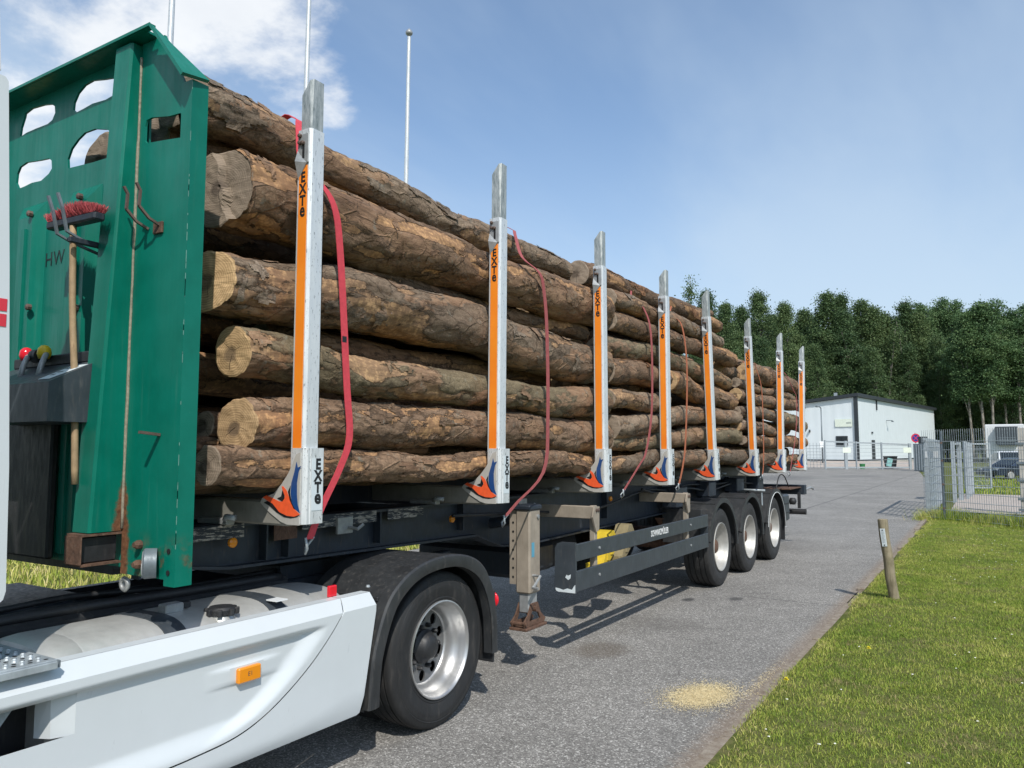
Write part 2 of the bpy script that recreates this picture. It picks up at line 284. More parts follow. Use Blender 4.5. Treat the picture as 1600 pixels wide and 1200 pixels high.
M['grass']=m_grass()
def m_leaf(name,a,b,c):
    n=NT(name,.6,0,.3); r=n.rnd(); g=n.attr('gv',True); o=n.co(); v=n.noise(o,.9,3,.6)
    t=n.math('ADD',n.math('MULTIPLY',g,.45),n.math('ADD',n.math('MULTIPLY',v,.35),n.math('MULTIPLY',r,.25)))
    col=n.ramp(t,[(.25,a),(.5,b),(.8,c)]); n.col(col)
    tr=n.N.new('ShaderNodeBsdfTranslucent'); n.L.new(col,tr.inputs[0]); mx=n.N.new('ShaderNodeMixShader'); mx.inputs[0].default_value=.25
    out=n.N['Material Output']; n.L.new(n.p.outputs[0],mx.inputs[1]); n.L.new(tr.outputs[0],mx.inputs[2]); n.L.new(mx.outputs[0],out.inputs[0]); return n.m
M['leaf']=m_leaf('birch_leaves',(.050,.094,.042),(.088,.146,.056),(.170,.228,.088))
M['leaf2']=m_leaf('alder_leaves',(.054,.108,.046),(.098,.172,.066),(.175,.250,.10))
def m_trunk():
    n=NT('pale_trunk_bark',.85); o=n.co(); v=n.noise(n.map(o,(1,1,.5)),4,6,.7); n.col(n.ramp(v,[(.35,(.06,.052,.042)),(.5,(.20,.18,.15)),(.7,(.36,.33,.29))])); return n.m
M['trunk']=m_trunk()
def m_post():
    n=NT('weathered_post_wood',.85,0,.2); o=n.co(); gr=n.noise(n.map(o,(1,1,.08)),60,5,.65); b=n.noise(o,6,5,.6)
    base=n.ramp(n.math('ADD',n.math('MULTIPLY',gr,.5),n.math('MULTIPLY',b,.5)),[(.32,(.10,.085,.05)),(.5,(.24,.205,.135)),(.68,(.36,.31,.22))])
    n.col(n.mix(n.rng(n.noise(o,10,5,.7),.55,.7,0,.5),base,(.13,.135,.06))); n.bump(gr,.5,.006); return n.m
M['postwood']=m_post()
def m_kerb():
    n=NT('kerb_concrete',.9); p=n.pos(); v=n.noise(p,14,6,.7); v2=n.noise(p,90,3,.7)
    n.col(n.mix(n.rng(v2,.4,.7,0,.4),n.ramp(v,[(.3,(.16,.115,.075)),(.5,(.27,.225,.175)),(.7,(.36,.32,.26))]),(.12,.1,.08))); n.bump(v2,.5,.006); return n.m
M['kerb']=m_kerb()
M['sawdust']=paint('sawdust_flakes',(.72,.60,.35),.9,0,.15,(.5,.38,.2),.5,50)
M['padc']=paint('pale_paving',(.42,.36,.31),.9,0,.15,(.3,.25,.2),.5,2,bump=.1)
M['dandy']=paint('yellow_flower',(.80,.68,.02),.6,0,.1)
M['clover']=paint('white_flower',(.72,.72,.62),.7,0,.1)
# ------------------------------------------------------------------ mesh helpers
class MB:
    def xf(s,m): s.v=[tuple(m@Vector(v)) for v in s.v]; return s
    def __init__(s): s.v=[]; s.f=[]; s.mi=[]
    def add(s,vs,fs,mi=0):
        b=len(s.v); s.v+= [tuple(v) for v in vs]; s.f+=[tuple(i+b for i in f) for f in fs]; s.mi+=[mi]*len(fs); return s
    def box(s,x0,x1,y0,y1,z0,z1,b=0.0,mi=0,M_=None):
        if b<=0:
            vs=[(x,y,z) for z in (z0,z1) for y in (y0,y1) for x in (x0,x1)]; fs=[(0,2,3,1),(4,5,7,6),(0,1,5,4),(2,6,7,3),(0,4,6,2),(1,3,7,5)]
        else:
            vs=[];ix={}
            for i,x in enumerate((x0,x1)):
                for j,y in enumerate((y0,y1)):
                    for k,z in enumerate((z0,z1)):
                        sx,sy,sz=(1-2*i)*b,(1-2*j)*b,(1-2*k)*b
                        for a,q in enumerate(((x,y+sy,z+sz),(x+sx,y,z+sz),(x+sx,y+sy,z))): ix[i,j,k,a]=len(vs); vs.append(q)
            fs=[]
            for i in (0,1): fs.append([ix[i,0,0,0],ix[i,1,0,0],ix[i,1,1,0],ix[i,0,1,0]][::(-1 if i==0 else 1)])
            for j in (0,1): fs.append([ix[0,j,0,1],ix[1,j,0,1],ix[1,j,1,1],ix[0,j,1,1]][::(1 if j==0 else -1)])
            for k in (0,1): fs.append([ix[0,0,k,2],ix[1,0,k,2],ix[1,1,k,2],ix[0,1,k,2]][::(-1 if k==0 else 1)])
            for i in (0,1):
                for j in (0,1): fs.append([ix[i,j,0,0],ix[i,j,1,0],ix[i,j,1,1],ix[i,j,0,1]])
            for i in (0,1):
                for k in (0,1): fs.append([ix[i,0,k,0],ix[i,1,k,0],ix[i,1,k,2],ix[i,0,k,2]])
            for j in (0,1):
                for k in (0,1): fs.append([ix[0,j,k,1],ix[1,j,k,1],ix[1,j,k,2],ix[0,j,k,2]])
            for i in (0,1):
                for j in (0,1):
                    for k in (0,1): fs.append([ix[i,j,k,0],ix[i,j,k,1],ix[i,j,k,2]])
        if M_ is not None: vs=[tuple(M_@Vector(v)) for v in vs]
        return s.add(vs,fs,mi)
    def prism(s,poly,ax,a0,a1,holes=(),mi=0):
        """poly of 2-D points in the other two axes (x:(y,z) y:(x,z) z:(x,y)), extruded a0..a1"""
        loops=[list(poly)]+[list(h) for h in holes]; flat=[p for l in loops for p in l]
        tri=tessellate_polygon([[Vector((p[0],p[1],0)) for p in l] for l in loops])
        def P(p,a): return (a,p[0],p[1]) if ax=='x' else ((p[0],a,p[1]) if ax=='y' else (p[0],p[1],a))
        n=len(flat); vs=[P(p,a0) for p in flat]+[P(p,a1) for p in flat]
        fs=[tuple(t) for t in tri]+[tuple(i+n for i in t[::-1]) for t in tri]
        o=0
        for l in loops:
            m=len(l)
            for i in range(m): j=(i+1)%m; fs.append((o+i,o+j,o+j+n,o+i+n))
            o+=m
        return s.add(vs,fs,mi)
    def tube(s,path,r,seg=8,caps=True,mi=0):
        path=[Vector(p) for p in path]; n=len(path); rs=r if isinstance(r,(list,tuple)) else [r]*n; vs=[];fs=[]
        up=None
        for i,p in enumerate(path):
            d=(path[min(i+1,n-1)]-path[max(i-1,0)]).normalized()
            if up is None: up=Vector((0,0,1)) if abs(d.z)<.9 else Vector((0,1,0))
            a=d.cross(up).normalized(); b=a.cross(d).normalized(); up=b
            for k in range(seg):
                t=2*math.pi*k/seg; vs.append(p+a*math.cos(t)*rs[i]+b*math.sin(t)*rs[i])
        for i in range(n-1):
            for k in range(seg): k2=(k+1)%seg; fs.append((i*seg+k,i*seg+k2,(i+1)*seg+k2,(i+1)*seg+k))
        if caps: fs.append(tuple(range(seg))[::-1]); fs.append(tuple((n-1)*seg+k for k in range(seg)))
        return s.add(vs,fs,mi)
    def lathe(s,prof,c,seg=48,ax='x',closed=False,mi=0):
        """prof: (offset along axis, radius) about the axis through c"""
        vs=[];fs=[];n=len(prof)
        for (a,r) in prof:
            for k in range(seg):
                t=2*math.pi*k/seg; q=(r*math.cos(t),r*math.sin(t))
                vs.append((c[0]+a,c[1]+q[0],c[2]+q[1]) if ax=='x' else ((c[0]+q[0],c[1]+a,c[2]+q[1]) if ax=='y' else (c[0]+q[0],c[1]+q[1],c[2]+a)))
        for i in range(n-1 if not closed else n):
            i2=(i+1)%n
            for k in range(seg): k2=(k+1)%seg; fs.append((i*seg+k,i*seg+k2,i2*seg+k2,i2*seg+k))
        if not closed:
            if prof[0][1]>1e-4: fs.append(tuple(range(seg)))
            if prof[-1][1]>1e-4: fs.append(tuple((n-1)*seg+k for k in range(seg))[::-1])
        return s.add(vs,fs,mi)
    def strip(s,path,wdir,width,th,mi=0):
        """flat band along path; wdir width direction"""
        path=[Vector(p) for p in path]; wd=Vector(wdir).normalized()*width/2; vs=[];fs=[];n=len(path)
        for i,p in enumerate(path):
            d=(path[min(i+1,n-1)]-path[max(i-1,0)]).normalized(); nn=d.cross(wd).normalized()*th/2
            vs+= [p-wd-nn,p+wd-nn,p+wd+nn,p-wd+nn]
        for i in range(n-1):
            for k in range(4): k2=(k+1)%4; fs.append((i*4+k,i*4+k2,i*4+4+k2,i*4+4+k))
        fs.append((3,2,1,0)); fs.append(tuple(4*(n-1)+k for k in range(4)))
        return s.add(vs,fs,mi)
ORG={}
def link(o,parent=None):
    COL.objects.link(o)
    if parent is not None: o.parent=parent
    return o
def props(o,label=None,cat=None,group=None,kind=None):
    if label: o['label']=label
    if cat: o['category']=cat
    if group: o['group']=group
    if kind: o['kind']=kind
    return o
def thing(name,loc,label,cat,group=None):
    o=bpy.data.objects.new(name,None); o.empty_display_size=.2; o.location=loc; link(o); ORG[o.name]=Vector(loc); return props(o,label,cat,group)
def obj(name,mb,mat,parent=None,smooth=False,loc=None,fix=True,kind=None,label=None,cat=None,group=None):
    org=ORG.get(parent.name,Vector((0,0,0))) if parent is not None else (Vector(loc) if loc is not None else Vector((0,0,0)))
    me=bpy.data.meshes.new(name); me.from_pydata([(v[0]-org.x,v[1]-org.y,v[2]-org.z) for v in mb.v],[],mb.f)
    mats=mat if isinstance(mat,(list,tuple)) else [mat]
    for m in mats: me.materials.append(m)
    if len(mats)>1: me.polygons.foreach_set('material_index',mb.mi)
    if fix:
        b=bmesh.new(); b.from_mesh(me); bmesh.ops.recalc_face_normals(b,faces=b.faces); b.to_mesh(me); b.free()
    if smooth is not False:
        me.polygons.foreach_set('use_smooth',[True]*len(me.polygons))
        if smooth is not True: me.set_sharp_from_angle(angle=math.radians(smooth))
    me.update(); o=bpy.data.objects.new(name,me); link(o,parent); ORG[o.name]=org
    if parent is None: o.location=org
    return props(o,label,cat,group,kind)
def copy_part(o,parent,off=(0,0,0),children=None):
    c=o.copy(); link(c,parent); c.location=Vector(o.location)+Vector(off); ORG[c.name]=ORG[o.name]
    for ch in (children if children is not None else [x for x in o.children]):
        d=ch.copy(); link(d,c); ORG[d.name]=ORG[ch.name]
    return c
def text_obj(name,txt,size,mat,parent,origin,xdir,ydir,extr=.0012,bold=0.0,sx=1.0,space=1.0,line=1.0,align='CENTER'):
    cu=bpy.data.curves.new('t','FONT'); cu.body=txt; cu.size=size; cu.extrude=extr; cu.offset=bold; cu.align_x=align; cu.align_y='CENTER'; cu.space_character=space; cu.space_line=line; cu.resolution_u=3
    to=bpy.data.objects.new('t',cu); COL.objects.link(to); dg=bpy.context.evaluated_depsgraph_get(); dg.update()
    me=bpy.data.meshes.new_from_object(to.evaluated_get(dg)); bpy.data.objects.remove(to); bpy.data.curves.remove(cu)
    xd=Vector(xdir).normalized(); yd=Vector(ydir).normalized(); zd=xd.cross(yd); org=ORG.get(parent.name,Vector((0,0,0)))
    mt=Matrix((( xd.x*sx,yd.x,zd.x,origin[0]-org.x),(xd.y*sx,yd.y,zd.y,origin[1]-org.y),(xd.z*sx,yd.z,zd.z,origin[2]-org.z),(0,0,0,1)))
    me.transform(mt); me.materials.clear(); me.materials.append(mat); me.name=name
    o=bpy.data.objects.new(name,me); link(o,parent); ORG[o.name]=org; return o
def catmull(pts,n):
    P=np.array(pts,float); t=np.linspace(0,len(P)-1,n); i=np.clip(t.astype(int),0,len(P)-2); f=(t-i)[:,None]
    p0=P[np.maximum(i-1,0)];p1=P[i];p2=P[i+1];p3=P[np.minimum(i+2,len(P)-1)]
    return .5*((2*p1)+(p2-p0)*f+(2*p0-5*p1+4*p2-p3)*f**2+(-p0+3*p1-3*p2+p3)*f**3)
# numpy value noise
def _h(a,b,c,seed):
    with np.errstate(over='ignore'):
        n=(a.astype(np.int64)*374761393+b.astype(np.int64)*668265263+c.astype(np.int64)*2147483647+seed*1274126177)&0xffffffff
        n=((n^(n>>13))*1274126177)&0xffffffff; n=(n^(n>>16))&0xffffffff
    return n.astype(np.float64)/0xffffffff
def vnoise(p,seed=0):
    i=np.floor(p).astype(np.int64); f=p-i; u=f*f*f*(f*(f*6-15)+10); r=0
    for dx in (0,1):
        for dy in (0,1):
            for dz in (0,1):
                wgt=(u[:,0] if dx else 1-u[:,0])*(u[:,1] if dy else 1-u[:,1])*(u[:,2] if dz else 1-u[:,2])
                r=r+wgt*_h(i[:,0]+dx,i[:,1]+dy,i[:,2]+dz,seed)
    return r
def fbm(p,o=4,seed=0,g=.5):
    a=1;t=0;s=0
    for k in range(o): s=s+a*vnoise(p*2**k,seed+k*17); t+=a; a*=g
    return s/t
# ------------------------------------------------------------------ ground
def sheet(name,poly,z,mat,kind='structure',label=None):
    mb=MB(); t=tessellate_polygon([[Vector((p[0],p[1],0)) for p in poly]]); mb.add([(p[0],p[1],p[2] if len(p)>2 else z) for p in poly],[tuple(x) for x in t])
    o=obj(name,mb,mat,kind=kind); 
    for pl in o.data.polygons:
        if pl.normal.z<0: pl.flip()
    return o
sheet('ground',[(-700,-700),(700,-700),(700,700),(-700,700)],-.05,M['soil'])
sheet('road',[(1.535,-30),(1.535,23),(1.5,32),(-1.6,67),(-3,82),(-20,86),(-20,30),(-6.0,20),(-6.0,-30)],0,M['asphalt'])
sheet('paving',[(1.95,26.3),(12,26.3),(12,37.5),(1.9,37.5)],.0,M['padc'])
sheet('yard',[(-3,82.02,.004),(-20,86.02,.004),(-24,93,.62),(-9.5,90.6,.62),(-3,90,.62)],0,M['padc'])
def vz(x,y): return .012+.03*fbm(np.stack([x*.8,y*.8,0*x],1),3,5)+np.clip((x-1.62)*.1,0,.03)
def verge():
    xs=np.linspace(1.62,9.0,75); ys=np.linspace(-8,22.9,150); X_,Y_=np.meshgrid(xs,ys); 
    z=vz(X_.ravel(),Y_.ravel())
    mb=MB(); mb.v=list(zip(X_.ravel(),Y_.ravel(),z)); n=len(xs)
    mb.f=[(j*n+i,j*n+i+1,(j+1)*n+i+1,(j+1)*n+i) for j in range(len(ys)-1) for i in range(n-1)]; mb.mi=[0]*len(mb.f)
    obj('grass_verge',mb,M['soil'],smooth=True,kind='structure')
verge()
kb=bpy.data.objects.new('kerb',None); link(kb); ORG['kerb']=Vector((0,0,0)); props(kb,kind='structure')
k0=MB().box(1.525,1.615,-5.0,-4.012,-.1,.022,.006); ks=obj('kerb_stone',k0,M['kerb'],kb)
for i in range(1,28):
    c=ks.copy(); link(c,kb); c.location=(random.uniform(-.004,.004),i*1.0,random.uniform(-.006,.006)); c.rotation_euler=(random.uniform(-.004,.004),random.uniform(-.015,.015),random.uniform(-.006,.006))
def blades(name,pts,h0,h1,w0,w1,lean,mat,parentkind='stuff',seed=1):
    r=np.random.default_rng(seed); n=len(pts); h=r.uniform(h0,h1,n)*r.uniform(.6,1,n); wd=r.uniform(w0,w1,n); a=r.uniform(0,2*np.pi,n); b=r.uniform(0,2*np.pi,n); ln=r.uniform(.1,1,n)*lean*h
    dx=np.cos(a)*wd/2; dy=np.sin(a)*wd/2; lx=np.cos(b)*ln; ly=np.sin(b)*ln
    V=np.zeros((n,5,3)); V[:,0]=pts+np.stack([-dx,-dy,0*dx],1); V[:,1]=pts+np.stack([dx,dy,0*dx],1)
    m=pts+np.stack([lx*.35,ly*.35,h*.6],1); V[:,2]=m+np.stack([dx,dy,0*dx],1)*.8; V[:,3]=m-np.stack([dx,dy,0*dx],1)*.8; V[:,4]=pts+np.stack([lx,ly,h*np.sqrt(np.maximum(.15,1-(ln/h)**2*.5))],1)
    me=bpy.data.meshes.new(name); me.vertices.add(n*5); me.vertices.foreach_set('co',V.ravel())
    base=(np.arange(n)*5)[:,None]; li=np.concatenate([base+np.array([[0,1,2,3]]),base+np.array([[3,2,4]])],1).ravel()
    me.loops.add(n*7); me.loops.foreach_set('vertex_index',li); me.polygons.add(n*2)
    st=np.stack([np.arange(n)*7,np.arange(n)*7+4],1).ravel(); me.polygons.foreach_set('loop_start',st)
    at=me.attributes.new('gv','FLOAT','POINT'); at.data.foreach_set('value',np.repeat(r.random(n),5))
    me.materials.append(mat); me.update(); me.validate(); o=bpy.data.objects.new(name,me); link(o); return o
def grass():
    n=1300000; r=np.random.default_rng(3); y=r.uniform(2.0,22.9,n); x=1.535+r.random(n)*7.3
    Fd=-(x-CAMP.x)*math.sin(TH)+y*math.cos(TH); Rt=(x-CAMP.x)*math.cos(TH)+y*math.sin(TH)
    keep=(Fd>3.4)&(Rt<Fd*.70+1.6)&(x<8.8)
    dens=np.clip(1.25-Fd/30,.45,1); cl=vnoise(np.stack([x*3.5,y*3.5,0*x],1),9)*.6+vnoise(np.stack([x*.9,y*.9,0*x],1),19)*.4; keep&=r.random(n)<dens*np.clip(.25+1.1*cl,0,1)
    ed=vnoise(np.stack([y*1.7,0*y,0*y],1),33)*.7+vnoise(np.stack([y*7,0*y+3,0*y],1),34)*.3; keep&=~((x<1.545+.16*(1-ed)**1.3+.05*r.random(n)))
    x,y=x[keep],y[keep]; z=np.where(x<1.62,.021,vz(x,y)-.003)
    pts=np.stack([x,y,z],1); o=blades('grass',pts,.014,.046,.0022,.0046,1.3,M['grass'],seed=5); props(o,kind='stuff',label='mown green and yellowing grass of the verge beside the road',cat='grass')
    # tall weeds under the mesh fence
    m=12000; t=r.random(m); d=r.normal(0,.32,m); px=1.6+2.6*t+d*.6; py=23.15-2.4*t+d*.75+.25
    hh=.5+.5*vnoise(np.stack([px*2.2,py*2.2,0*px],1),4); k=hh>.66; p2=np.stack([px,py,0*px+.0],1)[k|(r.random(m)<.35)]
    o=blades('tall_weeds',p2,0.08,.46,.003,.011,.9,M['grass'],seed=8); props(o,kind='stuff',label='tall green weeds growing along the foot of the mesh fence',cat='weeds')
    # far bank of grass seen under the trailer and behind it
    m=60000; px=r.uniform(-18,-6.1,m); py=r.uniform(2,24,m); p3=np.stack([px,py,0*px-.05],1); o=blades('meadow_grass',p3,.08,.20,.010,.022,.8,M['grass'],seed=9); props(o,kind='stuff',label='longer grass on the far side of the road behind the truck',cat='grass')
    m=26000; px=r.uniform(1.9,14,m); py=r.uniform(37.6,60,m); p3=np.stack([px,py,0*px-.05],1); o=blades('strip_of_grass',p3,.1,.3,.03,.06,.7,M['grass'],seed=10); props(o,kind='stuff',label='strip of grass behind the pale paving inside the fence',cat='grass')
    # flowers: daisies as ground cover, dandelions one by one
    mb=MB()
    for i in range(230):
        x=1.75+r.random()*5; y=3.5+r.random()*19
        c=Vector((x,y,.072+r.random()*.035)); s=.006+.006*r.random(); a=r.random()*3
        mb.add([c+Vector((math.cos(a+k*1.0472)*s,math.sin(a+k*1.0472)*s,.003*(k%2))) for k in range(6)]+[c+Vector((0,0,.006))],[(k,(k+1)%6,6) for k in range(6)])
    o=obj('daisies',mb,M['clover'],kind='stuff'); props(o,'tiny white daisies scattered through the mown grass','flowers')
    for (x,y,lb) in ((1.70,6.12,'bright yellow dandelion flower at the kerb edge, the nearer of two'),(2.10,7.44,'bright yellow dandelion flower out in the lawn, the farther of two')):
        t=thing('dandelion',(x,y,.03),lb,'flower','dandelions in the grass'); mb=MB(); mb.tube([(x,y,.0),(x+.004,y,.105)],.002,5); obj('stem',mb,M['grass'],t)
        mb=MB()
        for ring,(nn,rr,zz) in enumerate(((14,.021,.0),(11,.016,.006),(7,.009,.010))):
            for k in range(nn):
                a=2*math.pi*k/nn+ring*.3; c=Vector((x+.004,y,.108+zz*.6)); d=Vector((math.cos(a),math.sin(a),0)); e=Vector((-d.y,d.x,0))*.003
                mb.add([c-e,c+e,c+d*rr+e+Vector((0,0,zz)),c+d*rr-e+Vector((0,0,zz))],[(0,1,2,3)])
        obj('flower_head',mb,M['dandy'],t,fix=False)
grass()
def sawdust():
    r=np.random.default_rng(12); n=22000; a=r.normal(0,1,(n,2)); x=1.18+a[:,0]*.105; y=5.74+a[:,1]*.155+a[:,0]*.03
    k=900; x=np.concatenate([x,1.47+r.normal(0,.035,k)]); y=np.concatenate([y,6.3+r.normal(0,.32,k)]); n=len(x)
    ok=(x<1.62); x,y=x[ok],y[ok]; n=len(x); s=r.uniform(.0018,.0050,n); th=r.uniform(0,6.28,n); z=np.abs(r.normal(0,.003,n))+.004
    c=np.cos(th)*s; d=np.sin(th)*s; V=np.stack([np.stack([x-c,y-d,z],1),np.stack([x+d*.6,y-c*.6,z+.002],1),np.stack([x+c,y+d,z+.001],1),np.stack([x-d*.6,y+c*.6,z],1)],1)
    mb=MB(); mb.v=[tuple(v) for v in V.reshape(-1,3)]; mb.f=[(4*i,4*i+1,4*i+2,4*i+3) for i in range(n)]; mb.mi=[0]*n
    o=obj('sawdust',mb,M['sawdust'],kind='stuff',fix=False); props(o,'pale yellow sawdust spilled on the asphalt beside the kerb','sawdust')
sawdust()
#PART2
# ------------------------------------------------------------------ wheels (shared by the truck and the trailer)
def tyre_mb(c,R,wd,ri,side=1,seg=72):
    s=-side
    pr=[(.035,ri-.004),(.006,ri+.010),(.001,ri+.022),(.004,ri+.028),(-.002,ri+.045),(-.006,ri+(R-ri)*.45),(-.0085,ri+(R-ri)*.55),(-.004,ri+(R-ri)*.6),(-.0055,ri+(R-ri)*.64),(.002,R-.055),(.0,R-.050),(.008,R-.038),(.010,R-.022),(.024,R-.007),(.040,R-.002)]
    g=[]
    for t in (.22,.40,.60,.78):
        a=wd*t; g+=[(a-.008,R),(a-.006,R-.013),(a+.006,R-.013),(a+.008,R)]
    half=[(wd-a,r) for a,r in pr[::-1]]
    prof=[(s*a,r) for a,r in pr+g+half]
    mb=MB().lathe(prof,c,seg,'x'); mb.f=mb.f[:-2]; mb.mi=mb.mi[:-2]; return mb
def rim_mb(c,ri,depth,side=1,seg=64,nh=10,hr=.196,hh=.036):
    s=-side; mb=MB()
    pr=[(.030,ri-.001),(.004,ri+.006),(-.004,ri+.004),(-.006,ri-.004),(.002,ri-.012),(.016,ri-.017),(.05,ri-.028),(.075,ri-.036),(.085,ri-.043),(depth-.035,ri-.058),(depth-.012,ri-.062),(depth,ri-.068),(depth+.004,ri-.072)]
    mb.lathe([(s*a,r) for a,r in pr],c,seg,'x'); mb.f=mb.f[:-2]; mb.mi=mb.mi[:-2]
    rr=ri-.072; outer=[(c[1]+rr*math.cos(2*math.pi*k/48),c[2]+rr*math.sin(2*math.pi*k/48)) for k in range(48)]
    holes=[]
    for k in range(nh):
        a=2*math.pi*(k+.5)/nh; h=(c[1]+hr*math.cos(a),c[2]+hr*math.sin(a)); holes.append([(h[0]+hh*math.cos(t*.5236)*.9,h[1]+hh*math.sin(t*.5236)*1.05) for t in range(12)])
    x0=c[0]+s*(depth+.004); dm=MB().prism(outer,'x',x0,x0+s*.012,holes); return mb,dm
def hub_mb(c,depth,side,r0=.115,out=.10,nuts=10):
    s=-side; mb=MB(); mb.lathe([(s*(depth+.003),r0),(s*(depth-.02),r0),(s*(depth-.035),r0*.82),(s*(depth-out*.8),r0*.72),(s*(depth-out),r0*.55),(s*(depth-out-.004),r0*.2),(s*(depth-out-.004),0.0)],c,28,'x')
    for k in range(nuts):
        a=2*math.pi*k/nuts; p=(c[0]+s*(depth+.003),c[1]+.140*math.cos(a),c[2]+.140*math.sin(a)); mb.lathe([(0,.016),(-s*.03,.016),(-s*.04,.008),(-s*.04,0)],p,6,'x')
    return mb
def drum_mb(c,depth,side): return MB().lathe([(-side*(depth+.05),.235),(-side*(depth+.052),0)],c,24,'x')  # near-black disc added so the wheel holes have a dark backing
def make_wheel(root,c,R,wd,ri,depth,mt,mr,mh,side=1,r0=.125,out=.10):
    e=bpy.data.objects.new('wheel',None); link(e,root); ORG[e.name]=ORG[root.name]
    obj('tyre',tyre_mb(c,R,wd,ri,side),mt,e,40); rm,dm=rim_mb(c,ri,depth,side); obj('rim',rm,mr,e,35); obj('wheel_disc',dm,M['disc'] if mr is M['alu'] else mr,e,30); obj('hub',hub_mb(c,depth,side,r0,out),mh,e,40); obj('dark_drum_backing',drum_mb(c,depth,side),M['hole'],e,40)
    return e
def copy_wheel(e,root,off,flip=False):
    c=e.copy(); link(c,root); c.location=Vector(off)
    for ch in e.children:
        d=ch.copy(); link(d,c)
    return c
def arc(cy,cz,r,a0,a1,n): return [(cy+r*math.cos(math.radians(a0+(a1-a0)*k/n)),cz+r*math.sin(math.radians(a0+(a1-a0)*k/n))) for k in range(n+1)]
# ------------------------------------------------------------------ semi-trailer
TR=thing('semi_trailer',(-1.27,9,0),'long black timber semi-trailer with green headboard and eight silver stake bunks','trailer')
def obj_at(name,mb,mat,parent,org,smooth=False):
    o=obj(name,mb,mat,None,smooth); o.data.transform(Matrix.Translation(-Vector(org))); o.parent=parent; o.location=Vector(org)-ORG.get(parent.name,Vector((0,0,0))); ORG[o.name]=Vector(org); return o
def scale_hole(h,k): return [(3.09-(3.09-x)*k,1.82+(z-1.82)*k) for x,z in h]
def mirror(poly): return [(-2.55-x,z) for x,z in poly]
H1=[(-1.695,3.663),(-1.686,3.715),(-1.654,3.772),(-1.649,3.791),(-1.576,3.805),(-1.443,3.793),(-1.357,3.777),(-1.32,3.755),(-1.312,3.714),(-1.34,3.679),(-1.388,3.667),(-1.518,3.669),(-1.621,3.668),(-1.672,3.66)]
H2=[(-1.095,3.664),(-1.126,3.689),(-1.121,3.729),(-1.085,3.773),(-1.022,3.802),(-.946,3.808),(-.832,3.785),(-.758,3.773),(-.72,3.752),(-.716,3.694),(-.738,3.674),(-.81,3.667),(-.935,3.676),(-1.024,3.668)]
H3=[(-1.147,3.36),(-1.156,3.414),(-1.124,3.467),(-1.062,3.506),(-.999,3.529),(-.898,3.528),(-.797,3.502),(-.723,3.471),(-.713,3.341),(-.785,3.342),(-.908,3.345),(-1.035,3.353)]
H4=[(-1.676,3.342),(-1.708,3.384),(-1.702,3.438),(-1.675,3.473),(-1.602,3.486),(-1.454,3.468),(-1.354,3.459),(-1.325,3.441),(-1.316,3.394),(-1.346,3.369),(-1.427,3.343),(-1.529,3.35),(-1.617,3.343)]
HW=scale_hole([(-.315,3.298),(-.332,3.315),(-.332,3.387),(-.323,3.415),(-.281,3.419),(-.145,3.393),(-.074,3.389),(-.029,3.382),(-.018,3.366),(-.018,3.278),(-.037,3.266),(-.168,3.282)],1.0141)
